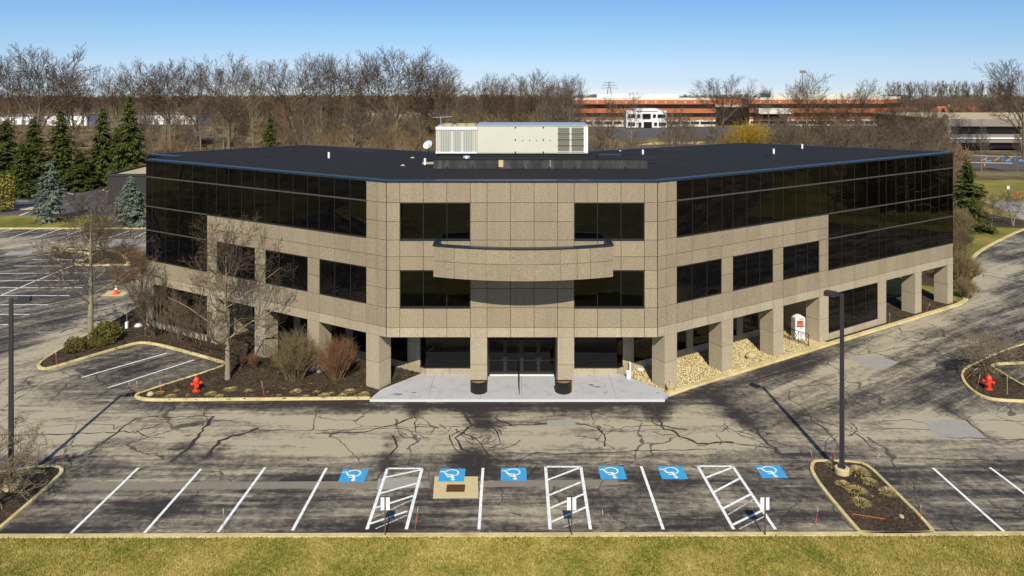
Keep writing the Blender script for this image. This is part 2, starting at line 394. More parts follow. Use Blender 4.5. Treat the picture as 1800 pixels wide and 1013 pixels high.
# ------------------------------------------------------------------ office building plan
A = Vector((-8.12, 47.97)); B = Vector((9.41, 47.97))
aL, aR = math.radians(30.67), math.radians(32.14)
dL = Vector((-math.cos(aL), math.sin(aL))); nL = Vector((math.sin(aL), math.cos(aL)))        # n: into the building
dR = Vector((math.cos(aR), math.sin(aR))); nR = Vector((-math.sin(aR), math.cos(aR)))
LEN_L, LEN_R = 25.60, 36.13
def pL(t, d=0.0): v = A + dL * t + nL * d; return (v.x, v.y)
def pR(t, d=0.0): v = B + dR * t + nR * d; return (v.x, v.y)
ZR = 13.74
Z = dict(soffit=3.61, band=4.24, sill2=5.53, mid2=6.77, head2=7.95, j3=8.83, sill3=9.91, mid3=11.10, head3=12.33, top=13.66)

# ------------------------------------------------------------------ ground, lots, roads
terrain = MB().add([(-3000, -600, -.04), (3000, -600, -.04), (3000, 800, -.04), (-3000, 800, -.04), (3000, 1500, -30), (-3000, 1500, -30), (4000, 5000, -260), (-4000, 5000, -260)], [(0, 1, 2, 3), (3, 2, 4, 5), (5, 4, 6, 7)]).build('ground', M['litter']); struct(terrain)

# parking lot sheet with wear painted as a vertex attribute
gx = np.arange(-110, 120.01, .45); gy = np.arange(32.6, 103, .45)
GX, GY = np.meshgrid(gx, gy); V = np.stack([GX.ravel(), GY.ravel(), np.zeros(GX.size)], 1)
nx, ny = len(gx), len(gy); ii, jj = np.meshgrid(np.arange(nx - 1), np.arange(ny - 1)); b0 = (jj * nx + ii).ravel()
lot_me = mesh_np('parking_lot', V, np.stack([b0, b0 + 1, b0 + nx + 1, b0 + nx], 1))
def capsule(P, a, b, w):
    a = np.array(a); b = np.array(b); d = b - a; L = d @ d
    t = np.clip(((P - a) @ d) / L, 0, 1); q = P - (a + t[:, None] * d)
    return np.exp(-(np.sum(q * q, 1)) / (w * w))
P2 = V[:, :2]
wear_v = np.full(len(P2), .38)
for x1, y1, x2, y2, w, s in [
    (40, 765, 1240, 760, 2.6, .75), (250, 735, 700, 740, 1.6, .25), (380, 770, 600, 790, 1.6, .3), (1240, 775, 1900, 755, 2.3, .6), (1000, 780, 1250, 745, 2.0, .2),
    (1480, 650, 1640, 555, 1.6, .6), (1640, 560, 1760, 470, 2.6, .7), (1350, 700, 1480, 650, 1.5, .35), (1500, 690, 1620, 640, 1.5, .25), (1740, 420, 1800, 430, 4, .3),
    (-60, 730, 30, 660, 3.0, .6), (0, 650, 200, 560, 2.4, .6), (20, 720, 120, 720, 2.0, .5), (150, 585, 260, 490, 2.0, .35),
    (-100, 425, 180, 430, 3.0, .6), (100, 470, 260, 430, 2.0, .3), (240, 760, 330, 740, 2, .3), (1600, 735, 1800, 735, 1.5, .3),
    (130, 890, 600, 888, 1.4, .10), (880, 880, 1300, 890, 1.2, .12), (1500, 880, 1800, 900, 1.3, .08)]:
    wear_v += s * capsule(P2, gp(x1, y1), gp(x2, y2), w)
for x1, y1, x2, y2, w, s in [(230, 714, 1170, 713, .75, .5), (640, 645, 1000, 640, 1, 0), (1200, 705, 1680, 560, .8, .25), (300, 806, 1300, 806, .35, .25), (120, 900, 560, 890, .7, .12), (1150, 800, 1500, 800, .5, .2),
    (815, 706, 850, 745, .8, .75), (850, 745, 965, 742, .45, .5), (1150, 706, 1163, 750, .7, .7), (728, 706, 729, 735, .45, .7), (350, 736, 322, 785, .7, .55), (825, 795, 828, 825, .8, .5), (1265, 706, 1345, 770, .55, .5), (845, 755, 835, 790, 1.3, .25), (1290, 735, 1400, 800, 1.2, .25), (1400, 730, 1460, 790, 1.0, .2),
    (240, 740, 160, 800, .5, .4), (450, 752, 370, 800, .4, .45), (690, 765, 678, 825, .35, .5), (20, 690, 90, 640, .6, .3), (1660, 712, 1740, 770, .5, .4)]:
    wear_v -= s * capsule(P2, gp(x1, y1), gp(x2, y2), w)
# the oldest surface to the left of the picture and behind is a little paler everywhere
wear_v = np.clip(wear_v, -.3, 1.05)
sm = lambda v, a, b: np.clip((v - a) / (b - a), 0, 1)
diag_v = sm(P2[:, 0], 11, 17) * sm(P2[:, 1], 41, 47)
left_v = sm(-P2[:, 0], 20, 26) * sm(P2[:, 1], 46, 52)
for nm, val in (('wear', wear_v), ('diag', diag_v), ('left', left_v)):
    at = lot_me.attributes.new(nm, 'FLOAT', 'POINT'); at.data.foreach_set('value', val.astype(np.float32))
lot = struct(obj('parking_lot', lot_me, M['asphalt']))

def flat(name, pts, z, mt, parent=lot, px=True):
    return MB().sheet(gpl(pts) if px else pts, z).build(name, mt, parent)
def stripe(name, p, q, w, mt, z=.008, parent=lot, px=True):
    a = Vector(gp(*p)) if px else Vector(p); b = Vector(gp(*q)) if px else Vector(q); d = (b - a).normalized(); s_ = Vector((-d.y, d.x)) * w / 2
    return MB().sheet([tuple(a + s_), tuple(b + s_), tuple(b - s_), tuple(a - s_)], z).build(name, mt, parent)
# trench and grey patches, tar-sealed cracks
flat('trench_patch', [(130, 849), (640, 846), (755, 846), (756, 858), (380, 860), (125, 862)], .004, M['trench'])
flat('trench_patch', [(842, 846), (1085, 843), (1088, 853), (842, 857)], .004, M['trench'])
flat('asphalt_patch', [(665, 842), (735, 838), (745, 856), (662, 862)], .0055, M['patch'])
flat('asphalt_patch', [(963, 739), (1010, 738), (1012, 749), (962, 750)], .006, M['patch'])
flat('asphalt_patch', [(1620, 740), (1697, 739), (1732, 770), (1648, 768)], .006, M['patch'])
flat('asphalt_patch', [(1487, 621), (1510, 627), (1542, 626), (1581, 637), (1552, 651), (1520, 645), (1500, 634)], .006, M['patch'])
flat('asphalt_patch', [(1694, 600), (1702, 596), (1724, 602), (1722, 609)], .006, M['patch'])
flat('asphalt_patch', [(1765, 800), (1800, 793), (1800, 808), (1772, 808)], .006, M['trench'])
flat('asphalt_patch', [(1368, 788), (1401, 787), (1407, 796), (1374, 797)], .006, M['trench'])
flat('concrete_patch', [(187, 421), (262, 421), (262, 433), (183, 433)], .006, M['patch'])
flat('concrete_patch', [(18, 442), (62, 442), (48, 449), (5, 449)], .006, M['patch'])
def crack(pts, w=.07, seed=0, jit=.12):
    rg = random.Random(seed); W = [Vector(gp(*p)) for p in pts]; Q = []
    for a, b in zip(W[:-1], W[1:]):
        k = max(2, int((b - a).length / .35)); d = (b - a).normalized(); s_ = Vector((-d.y, d.x))
        for i in range(k): Q.append(a + (b - a) * i / k + (s_ * rg.gauss(0, jit * .5) if i else Vector((0, 0))))
    Q.append(W[-1]); L = []; Rr = []
    for i, p in enumerate(Q):
        d = (Q[min(i + 1, len(Q) - 1)] - Q[max(i - 1, 0)]).normalized(); s_ = Vector((-d.y, d.x)); ww = w * rg.uniform(.5, 1.4) / 2
        L.append(p + s_ * ww); Rr.append(p - s_ * ww)
    n_ = len(Q); z = .005 + seed % 5 * .0004
    return MB().add([(p.x, p.y, z) for p in L] + [(p.x, p.y, z) for p in Rr], [(n_ + i, n_ + i + 1, i + 1, i) for i in range(n_ - 1)]).build('crack_sealant', M['tar'], lot)
CR = [([(0, 765), (120, 763), (240, 759), (280, 746)], .09), ([(725, 712), (729, 733), (700, 745), (640, 760), (555, 763)], .13), ([(729, 733), (730, 760), (745, 770)], .06),
      ([(695, 752), (755, 765), (765, 752), (742, 735)], .05), ([(690, 765), (699, 785), (680, 803), (675, 822)], .16), ([(700, 755), (710, 770), (755, 770)], .05),
      ([(440, 756), (560, 757), (690, 753), (800, 750), (900, 749)], .06), ([(812, 722), (830, 748), (800, 770), (812, 790), (840, 800), (830, 822)], .16),
      ([(835, 740), (870, 755), (880, 780), (860, 788)], .09), ([(800, 755), (840, 775), (858, 800), (850, 822)], .10), ([(790, 765), (800, 790), (815, 800)], .07),
      ([(870, 735), (900, 748), (960, 745)], .14), ([(1010, 742), (1050, 752), (1062, 764), (1063, 785)], .10), ([(1062, 764), (1100, 750), (1160, 748)], .06),
      ([(1062, 760), (1125, 757), (1155, 755)], .05), ([(1145, 705), (1158, 738), (1168, 755), (1190, 762), (1225, 780), (1290, 778)], .14), ([(1150, 759), (1165, 765), (1188, 764), (1186, 756), (1155, 755)], .06),
      ([(1225, 783), (1270, 777), (1340, 785), (1400, 800)], .09), ([(1260, 705), (1305, 725), (1340, 770), (1375, 800)], .14), ([(1310, 735), (1335, 745), (1335, 765)], .07), ([(1300, 760), (1360, 775), (1400, 790)], .06),
      ([(880, 797), (1000, 798), (1130, 793), (1260, 790)], .08), ([(900, 815), (930, 800), (960, 797)], .06),
      ([(1415, 728), (1450, 755), (1470, 775)], .10), ([(1385, 720), (1440, 740), (1500, 760), (1540, 790)], .08), ([(1535, 742), (1600, 738), (1640, 748)], .06), ([(1530, 754), (1640, 755), (1660, 768), (1740, 772), (1800, 774)], .06),
      ([(1650, 710), (1690, 735), (1740, 770)], .09), ([(1690, 738), (1800, 740)], .05), ([(1640, 575), (1700, 600), (1800, 625)], .07), ([(1545, 635), (1590, 640), (1620, 652)], .08), ([(1500, 625), (1540, 620), (1580, 612), (1640, 604)], .06),
      ([(1660, 560), (1720, 570), (1790, 540)], .06), ([(1580, 600), (1600, 592), (1640, 600)], .06),
      ([(375, 733), (330, 790), (300, 812)], .20), ([(360, 805), (385, 775), (420, 765), (455, 752)], .22), ([(240, 735), (360, 732), (378, 732)], .08), ([(240, 735), (200, 765), (155, 800)], .12),
      ([(240, 757), (260, 768), (290, 770)], .07), ([(30, 750), (90, 738), (140, 732)], .05), ([(0, 720), (50, 690), (75, 668)], .05), ([(0, 668), (80, 640)], .05), ([(60, 752), (140, 745), (200, 747), (200, 756)], .05),
      ([(1380, 830), (1500, 800), (1590, 805), (1800, 812)], .06), ([(120, 895), (380, 893)], .04), ([(1150, 913), (1290, 915), (1420, 905)], .04), ([(0, 480), (90, 455), (250, 445)], .06), ([(250, 470), (180, 520), (90, 560)], .06),
      ([(1060, 845), (1052, 862), (1030, 866), (1020, 885)], .04), ([(640, 862), (760, 866)], .05)]
for i, (p, w) in enumerate(CR): crack(p, w, i)

rg = random.Random(77)
for cx_, cy_, rad, nn in ((742, 752, 1.3, 10), (838, 768, 2.0, 18), (1320, 752, 1.6, 8), (1440, 745, 1.8, 8), (1075, 757, .9, 5), (240, 755, 1.4, 5), (1600, 620, 1.5, 6)):
    X, Y = gp(cx_, cy_)
    for k in range(nn):
        a0 = rg.uniform(0, 6.28); r0 = rad * rg.uniform(.25, 1.0); sp = rg.uniform(.5, 1.4); ox_, oy_ = rg.gauss(0, rad * .25), rg.gauss(0, rad * .25)
        arc = [(X + ox_ + r0 * math.cos(a0 + sp * t), Y + oy_ + r0 * .8 * math.sin(a0 + sp * t)) for t in np.linspace(0, 1, 5)]
        crack([(900 + F * x / y, YH + F * H / y) for x, y in arc], rg.uniform(.035, .075), 100 + k, .08)

# painted stall lines
for p, q in [((124, 938), (243, 823)), ((254, 937), (353, 825)), ((383, 936), (466, 822)), ((514, 933), (574, 823)), ((842, 931), (849, 823)), ((1166, 931), (1127, 820)),
             ((1765, 935), (1640, 823)), ((1890, 935), (1740, 822)), ((2015, 935), (1845, 822)), ((143, 664), (293, 621)), ((190, 682), (341, 633))]:
    stripe('stall_line', p, q, .14, M['line'])
for bl, tl, tr, br, hs in [((645, 931), (681, 824), (742, 824), (714, 931), [(676, 840, 741, 826), (667, 868, 733, 850), (661, 893, 726, 872), (651, 921, 716, 899)]),
                           ((967, 931), (959, 821), (1021, 821), (1038, 931), [(963, 844, 1018, 823), (965, 871, 1021, 848), (966, 894, 1026, 869), (969, 918, 1030, 892)]),
                           ((1290, 931), (1227, 820), (1288, 820), (1363, 931), [(1241, 840, 1288, 822), (1254, 866, 1301, 841), (1270, 895, 1320, 869), (1288, 923, 1340, 898)])]:
    for p, q in ((bl, tl), (tl, tr), (tr, br)): stripe('aisle_line', p, q, .15, M['line'], .0082)
    for x1, y1, x2, y2 in hs: stripe('aisle_hatch', (x1, y1), (x2, y2), .13, M['line'], .0094)
for x1, y1, x2, y2 in [(655, 911, 724, 879), (660, 930, 716, 906), (990, 927, 1032, 912), (1280, 905, 1328, 876), (1300, 930, 1350, 905)]: stripe('aisle_hatch', (x1, y1), (x2, y2), .07, M['line_worn'], .0068)
# left lot lines
for x1, y1, x2, y2 in [(0, 481, 158, 480), (0, 494, 140, 493), (0, 506, 145, 506), (0, 520, 122, 520), (0, 536, 85, 536), (0, 553, 52, 553), (0, 571, 14, 571), (25, 468, 110, 468), (55, 457, 145, 457),
                       (0, 520, 128, 467), (16, 419, 64, 403), (60, 419, 106, 403), (105, 419, 148, 403), (148, 419, 190, 403), (190, 419, 230, 405), (236, 418, 262, 406), (0, 409, 22, 403), (-40, 414, 6, 402)]:
    stripe('stall_line', (x1, y1), (x2, y2), .15, M['line'])

# blue access symbols
def ribbon(mb, pts, w, z):
    L, Rr = offset(pts, w / 2, False), offset(pts, -w / 2, False); n_ = len(pts)
    mb.add([(x, y, z) for x, y in L] + [(x, y, z) for x, y in Rr], [(n_ + i, n_ + i + 1, i + 1, i) for i in range(n_ - 1)])
sym = MB()
ribbon(sym, [(.27 * math.cos(a) + .02, .27 * math.sin(a) - .17) for a in np.radians(np.linspace(118, 335, 22))], .062, 0)
ribbon(sym, [(-.05, .27), (-.015, .02)], .12, .0004); ribbon(sym, [(-.03, .155), (.20, .155)], .075, .0008); ribbon(sym, [(-.05, .0), (.215, .0)], .10, .0012)
ribbon(sym, [(.20, .03), (.36, -.30), (.49, -.25)], .085, .0016)
sym.add([(-.06 + .085 * math.cos(a), .385 + .085 * math.sin(a), 0.002) for a in np.radians(np.arange(0, 360, 22.5))], [tuple(range(16))])
sym_me = mesh_py('access_symbol', [(-x * 1.25, -y * 1.15, z) for x, y, z in sym.v], sym.f)
for q in [[(602, 824), (651, 824), (642, 849), (591, 849)], [(769, 823), (821, 823), (821, 849), (767, 848)], [(877, 822), (928, 822), (930, 847), (877, 846)],
          [(1048, 820), (1098, 820), (1105, 843), (1054, 844)], [(1151, 820), (1203, 820), (1213, 843), (1162, 843)], [(1322, 818), (1373, 818), (1391, 841), (1337, 842)]]:
    w = gpl(q); c = (sum(p[0] for p in w) / 4, sum(p[1] for p in w) / 4)
    sq = flat('access_square', [(c[0] - .66, c[1] - .62), (c[0] + .66, c[1] - .62), (c[0] + .66, c[1] + .62), (c[0] - .66, c[1] + .62)], .010, M['blue'], px=False)
    obj('access_symbol', sym_me, M['line'], sq, (c[0], c[1], .0125))
# storm drain in its concrete collar
pad = flat('drain_collar', [(764, 838), (840, 838), (841, 876), (761, 877)], .0065, M['pad'])
gd = thing('storm_drain', 'rusty storm drain grate in the tan concrete collar of an accessible stall', 'drain', (*gp(801, 859), .009))
MB().box(-.46, .46, -.32, .32, -.002, .003).build('pit', M['hole'], gd)
fr = MB()
for x in (-.46, .42): fr.box(x, x + .04, -.32, .32, .0, .022)
for y in (-.32, .29): fr.box(-.42, .42, y, y + .03, .0, .022)
for y in (-.11, .09): fr.box(-.42, .42, y, y + .025, .0, .018)
fr.build('frame', M['grate'], gd)
for i in range(12): MB().box(-.40 + i * .07, -.36 + i * .07, -.29, .29, .004, .015).build('bar', M['grate'], gd)

# ------------------------------------------------------------------ kerbs, beds, lawns
def kerb(pts, closed, w=.2, h=.14, name='kerb', mt=None, parent=None):
    """pts: outer foot line; the kerb lies to the left of the walking direction"""
    prof = [(0, -.02), (.015, h - .03), (.045, h), (w - .03, h), (w, h - .02), (w, -.02)]
    rings = [offset(pts, d, closed) for d, _ in prof]; n_ = len(pts); k = len(prof); V = []
    for i in range(n_):
        for j in range(k): V.append((*rings[j][i], prof[j][1]))
    Fc = []
    for i in range(n_ if closed else n_ - 1):
        a, b = i * k, ((i + 1) % n_) * k
        for j in range(k - 1): Fc.append((a + j, b + j, b + j + 1, a + j + 1))
    if not closed: Fc += [tuple(range(k)), tuple(range((n_ - 1) * k, n_ * k))[::-1]]
    o = MB().add(V, Fc).build(name, mt or M['kerb'], parent)
    return o if parent else struct(o)
def inside(poly, P):
    x, y = P[:, 0], P[:, 1]; r = np.zeros(len(P), bool); n_ = len(poly)
    for i in range(n_):
        x1, y1 = poly[i]; x2, y2 = poly[(i + 1) % n_]
        c = ((y1 > y) != (y2 > y)) & (x < (x2 - x1) * (y - y1) / (y2 - y1 + 1e-12) + x1); r ^= c
    return r
def scatter(poly, n_, rs):
    xs = [p[0] for p in poly]; ys = [p[1] for p in poly]
    P = np.stack([rs.uniform(min(xs), max(xs), n_), rs.uniform(min(ys), max(ys), n_)], 1)
    return P[inside(poly, P)]
def chips(name, poly, dens, z, mt, size, parent=None, seed=1):
    rs = np.random.RandomState(seed); xs = [p[0] for p in poly]; ys = [p[1] for p in poly]
    P = scatter(poly, int(dens * (max(xs) - min(xs)) * (max(ys) - min(ys))), rs); n_ = len(P)
    if n_ == 0: return
    s = size * rs.uniform(.5, 1.5, n_); a = rs.uniform(0, 6.28, n_); V = np.zeros((n_, 4, 3))
    for k, (u, v) in enumerate(((-1, -.35), (1, -.3), (.9, .35), (-.8, .3))):
        V[:, k, 0] = P[:, 0] + s * (u * np.cos(a) - v * np.sin(a)); V[:, k, 1] = P[:, 1] + s * (u * np.sin(a) + v * np.cos(a))
        V[:, k, 2] = z + rs.uniform(0.0, .9, n_) * s * .8
    o = obj(name, mesh_np(name, V.reshape(-1, 3), np.arange(n_ * 4).reshape(-1, 4)), mt, parent); tag(o, kind='stuff'); return o
def pebbles(name, poly, dens, z, mt, size, parent=None, seed=1):
    rs = np.random.RandomState(seed); xs = [p[0] for p in poly]; ys = [p[1] for p in poly]
    P = scatter(poly, int(dens * (max(xs) - min(xs)) * (max(ys) - min(ys))), rs); n_ = len(P)
    O = np.array([(1, 0, 0), (-1, 0, 0), (0, 1, 0), (0, -1, 0), (0, 0, 1), (0, 0, -1)], float)
    Fo = np.array([(0, 2, 4), (2, 1, 4), (1, 3, 4), (3, 0, 4), (2, 0, 5), (1, 2, 5), (3, 1, 5), (0, 3, 5)])
    S = size * rs.uniform(.5, 1.5, (n_, 1, 1)) * rs.uniform(.6, 1.3, (n_, 1, 3)); a = rs.uniform(0, 6.28, n_)
    V = O[None] * S * rs.uniform(.8, 1.2, (n_, 6, 1)); c, s_ = np.cos(a)[:, None], np.sin(a)[:, None]
    V = np.stack([V[..., 0] * c - V[..., 1] * s_, V[..., 0] * s_ + V[..., 1] * c, V[..., 2] * .7], 2)
    V += np.concatenate([P, np.full((n_, 1), z)], 1)[:, None, :]
    Fc = (Fo[None] + (np.arange(n_) * 6)[:, None, None]).reshape(-1, 3)
    o = obj(name, mesh_np(name, V.reshape(-1, 3), Fc), mt, parent); return tag(o, kind='stuff')

# front lawn
klawn = lambda X: 32.95 + .004 * X
kerb([(X, klawn(X)) for X in (70, 28, 10, -10, -30, -80)], False, .32)
lawn_poly = [(-80, klawn(-80) - .3), (70, klawn(70) - .3), (110, -45), (-110, -45)]
struct(MB().prism(lawn_poly, -.03, .10).build('lawn', M['lawn']))
def grass(name, poly, n_, h, z, seed, wid=.012):
    rs = np.random.RandomState(seed); P = scatter(poly, n_, rs); n_ = len(P)
    a = rs.uniform(0, 6.28, n_); hh = h * rs.uniform(.5, 1.3, n_); lean = rs.uniform(.2, 1.1, n_) * hh; b = rs.uniform(0, 6.28, n_)
    V = np.zeros((n_, 3, 3)); w = wid * rs.uniform(.6, 1.4, n_)
    V[:, 0] = np.stack([P[:, 0] - w * np.cos(a), P[:, 1] - w * np.sin(a), np.full(n_, z)], 1)
    V[:, 1] = np.stack([P[:, 0] + w * np.cos(a), P[:, 1] + w * np.sin(a), np.full(n_, z)], 1)
    V[:, 2] = np.stack([P[:, 0] + lean * np.cos(b), P[:, 1] + lean * np.sin(b), z + hh], 1)
    o = obj(name, mesh_np(name, V.reshape(-1, 3), np.arange(n_ * 3).reshape(-1, 3)), M['blade']); return tag(o, 'short yellow green winter turf along the front kerb', 'grass', kind='stuff')
grass('grass', [(-26, klawn(-26) - .33), (26, klawn(26) - .33), (26, 26.0), (-26, 26.0)], 300000, .085, .095, 3, .017)
chips('fallen_leaves', [(-26, klawn(-26) - .55), (26, klawn(26) - .55), (26, klawn(26) - .30), (-26, klawn(-26) - .30)], 60, .12, M['chip'], .035, seed=4)

ZK = .14
# bed under the left wing
bl = gpl([(650, 703), (300, 706), (252, 706), (234, 700), (240, 693), (385, 648), (393, 641), (380, 636), (282, 609), (251, 604), (231, 607), (167, 626), (85, 651), (70, 651), (62, 645), (75, 632), (150, 590), (223, 551), (262, 528)], 0)
bl_s = [bl[0], bl[1]] + chaikin(bl[1:], 2, False)[1:]
kerb(bl_s[::-1], False, .22)
bed_l = bl_s + [pL(25.6, .5), pL(25.6, 3.7), pL(-.1, 3.45), gp(667, 688)]
struct(MB().prism(offset(bl_s[::-1], .1, False)[::-1] + bed_l[len(bl_s):], -.02, .10).build('planting_bed', M['mulch']))
chips('bark_mulch', bed_l, 28, .10, M['chip'], .07, seed=5)
# entrance apron
apron = [gp(650, 705), (9.62, 46.72), (10.05, 47.36), pR(.35, .0), pR(-.2, 3.45), pL(-.2, 3.45), pL(.45, .0)]
ap = MB().prism(apron, -.02, .13).build('entrance_apron', M['concrete']); struct(ap)
MB().prism([gp(650, 706.6), (9.63, 46.60), (9.63, 46.717), gp(650, 705.1)], -.02, .125).build('apron_edge', mat('pale_kerb', (.56, .565, .575), .8), ap)
for X in (-5.3, -2.0, .62, 3.3, 6.6): MB().box(X, X + .014, 46.75, 50.6, .13, .1325).build('joint_line', M['joint'], ap)
for i, (x, y, s) in enumerate([(700, 693, .35), (728, 690, .22), (738, 697, .12), (1050, 680, .3), (1040, 677, .3), (1064, 690, .14), (1156, 691, .15)]):
    c = gp(x, y, .13); rg = random.Random(i)
    MB().sheet([(c[0] + s * rg.uniform(.4, 1.2) * math.cos(a), c[1] + s * .35 * rg.uniform(.4, 1.2) * math.sin(a)) for a in np.linspace(0, 6.0, 11)], .1345).build('spall_stain', mat('spall_stain', (.10, .11, .13), .9), ap)
# bed along the right wing
kerb_r = [(10.08, 47.36)] + [pR(t, -.76) for t in (2.5, 5, 8, 16, 24, 32, 35.6)] + chaikin([pR(36.2, -.75), pR(38.4, -.45), pR(39.6, .8), gp(1705, 512), gp(1716, 490), gp(1709, 462), gp(1722, 445), gp(1760, 424), gp(1800, 405), gp(1860, 386)], 2, False)[1:]
kerb(kerb_r, False, .42, .13)
struct(MB().prism([(10.1, 47.55), pR(2.5, -.45), pR(15.2, -.45), pR(15.2, 3.6), pR(-.2, 3.5), pR(.35, 0.05)], -.02, .09).build('gravel_bed', M['gravel_base']))
pebbles('gravel', [pR(.4, -.4), pR(15.1, -.4), pR(15.1, 3.5), pR(0, 3.4)], 150, .105, M['gravel'], .055, seed=6)
struct(MB().prism([pR(15.2, -.4), pR(17.2, -.4), pR(17.2, 3.6), pR(15.2, 3.6)], -.02, .15).build('door_landing', M['pad']))
struct(MB().prism([pR(17.2, -.45), pR(36.6, -.45), pR(37.5, 3.7), pR(24, 4.4), pR(17.2, 3.6)], -.02, .10).build('planting_bed', M['mulch']))
chips('bark_mulch', [pR(25.4, -.4), pR(36.6, -.4), pR(37.5, 3.7), pR(25, 3.6)], 28, .10, M['chip'], .06, seed=7)
# islands
def island(pts, name, chip_seed, it=2, w=.2):
    W = chaikin(gpl(pts), it); a = sum(W[i][0] * W[(i + 1) % len(W)][1] - W[(i + 1) % len(W)][0] * W[i][1] for i in range(len(W)))
    if a < 0: W = W[::-1]
    kerb(W, True, w); inner = offset(W, w - .05, True)
    struct(MB().prism(inner, -.02, .10).build(name, M['mulch'])); chips('bark_mulch', inner, 30, .10, M['chip'], .055, seed=chip_seed); return inner
island([(1423, 838), (1423, 813), (1445, 811), (1505, 813), (1530, 821), (1560, 850), (1648, 937), (1640, 944), (1515, 944), (1503, 935)], 'planting_bed', 8)
island([(-70, 842), (60, 822), (100, 820), (115, 826), (108, 840), (20, 918), (-40, 966), (-110, 980), (-140, 900)], 'planting_bed', 9)
island([(1850, 592), (1770, 614), (1718, 637), (1687, 653), (1690, 674), (1718, 698), (1760, 708), (1860, 708), (1860, 700), (1800, 680), (1762, 656), (1742, 644), (1770, 641), (1860, 640)], 'planting_bed', 10)
island([(95, 442), (92, 440), (115, 438), (215, 441), (233, 466), (228, 468), (135, 468), (128, 464), (150, 456), (160, 446)], 'planting_bed', 11, w=.45)
# lawns and woodland floor behind the lots
kerb([(-40, 101.2), (-120, 101.2)], False, .5, .14)
struct(MB().prism([(-120, 101.5), (-33, 101.5), (-30, 110.5), (-120, 110)], -.03, .12).build('lawn', M['lawn_far']))
struct(MB().prism([(-130, 110.2), (-60, 110.2), (-60, 143), (-130, 141)], -.03, .03).build('rear_lot', M['asphalt_far']))
rear = bpy.data.objects['rear_lot']
for x1, y1, x2, y2 in [(30, 381, 60, 370), (60, 384, 110, 372), (98, 334, 128, 342), (110, 330, 190, 326), (10, 342, 68, 342), (18, 348, 66, 348), (180, 334, 192, 338), (20, 354, 50, 354)]:
    stripe('stall_line', (x1, y1), (x2, y2), .3, M['line'], .036, rear)
flat('drain_collar', [(33, 366), (60, 364), (58, 369), (36, 370)], .034, M['pad'], rear)
struct(MB().prism([(-30, 68), (-24, 80), (0, 72), (24, 80), (37.5, 68), pR(37.5, 3.5)] + kerb_r[9:] + [gp(1900, 383), (120, 120), (120, 150), (-60, 150), (-60, 101.6), (-33, 101.6), (-30, 98)], -.035, .045).build('lawn', M['lawn_far']))
struct(MB().sheet([(-2, 120), (60, 110), (62, 160), (0, 170)], .06).build('woodland_floor', M['litter']))
struct(MB().sheet([gp(1690, 408), gp(1745, 400), gp(1800, 402), gp(1800, 388), gp(1700, 370), gp(1670, 400)], .052).build('planting_bed', M['mulch']))
struct(MB().sheet([gp(1590, 450), gp(1690, 445), gp(1704, 462), gp(1710, 490), gp(1697, 512), gp(1600, 500)], .058).build('planting_bed', M['mulch']))
struct(MB().sheet([gp(1730, 355), gp(1800, 355), gp(1870, 385), gp(1800, 388)], .055).build('path', M['patch']))
# right-hand rear car park and its stalls
rl = struct(MB().sheet([gp(1640, 295), gp(2000, 306), gp(2000, 272), gp(1640, 272)], .055).build('rear_car_park', M['asphalt_far']))
kerb([gp(1900, 279), gp(1750, 275), gp(1640, 272)], False, .8, .14)
kerb([gp(1660, 285), gp(1720, 287), gp(1780, 288)], False, .6, .14)
for x in (1726, 1748, 1770, 1792): stripe('stall_line', (x, 283), (x + 10, 277), .3, mat('line_yellow', (.5, .36, .06), .8), .064, rl)
for x in (1738, 1772, 1795): flat('access_square', [(x - 5, 282.5), (x + 5, 282.5), (x + 5, 284.5), (x - 5, 284.5)], .066, M['blue'], rl)
# far fields, drives
struct(MB().sheet([(22, 262), (95, 255), (110, 318), (15, 326)], -.02).build('far_car_park', M['asphalt_far']))
struct(MB().sheet([gp(1150, 243), gp(1250, 243), gp(1250, 250), gp(1130, 250)], -.015).build('lawn', M['lawn_far']))
struct(MB().sheet([gp(1150, 250), gp(1245, 249), gp(1225, 253), gp(1120, 255)], -.012).build('path', M['pad']))
struct(MB().sheet([gp(-50, 262), gp(180, 258), gp(420, 246), gp(420, 252), gp(180, 266), gp(-50, 272)], -.02).build('lawn', M['lawn_far']))
struct(MB().sheet([gp(-50, 250), gp(420, 238), gp(420, 245), gp(-50, 259)], -.018).build('road', M['asphalt_far']))
struct(MB().sheet([gp(-50, 268), gp(420, 257), gp(420, 260), gp(-50, 272)], -.012).build('path', M['pad']))

# ------------------------------------------------------------------ the office building
office = thing('office_building', 'three storey stone and black glass office building with a curved balcony over its entrance', 'building', (0.64, 47.97, 0))
class Face:
    """a facade plane: t along, z up, d into the building; gives parts placed with shared meshes"""
    cache = {}
    def __init__(s, o, d):
        s.o = Vector((o.x, o.y, 0)); s.d = Vector((d.x, d.y, 0)).normalized(); flip = s.d.x < 0
        s.dx = -s.d if flip else s.d; s.n = Vector((-s.dx.y, s.dx.x, 0)); s.rz = math.atan2(s.dx.y, s.dx.x)
    def put(s, name, t0, t1, z0, z1, d0, d1, mt, parent, kind=None):
        t0, t1 = min(t0, t1), max(t0, t1)
        key = (name, round(t1 - t0, 3), round(z1 - z0, 3), round(d1 - d0, 3), mt.name)
        me = Face.cache.get(key)
        if me is None:
            w, h, k = (t1 - t0) / 2, (z1 - z0) / 2, (d1 - d0) / 2; mb = MB().box(-w, w, -k, k, -h, h); me = Face.cache[key] = mesh_py(name, mb.v, mb.f)
        c = s.o + s.d * (t0 + t1) / 2 + s.n * (d0 + d1) / 2 + Vector((0, 0, (z0 + z1) / 2))
        o = obj(name, me, mt, parent); o.rotation_euler = (0, 0, s.rz)
        o.location = c - parent_origin(parent)
        if name == 'glass_pane': o.rotation_euler = (R.gauss(0, .0022), 0, s.rz + R.gauss(0, .0022))
        return o
ORG = {}
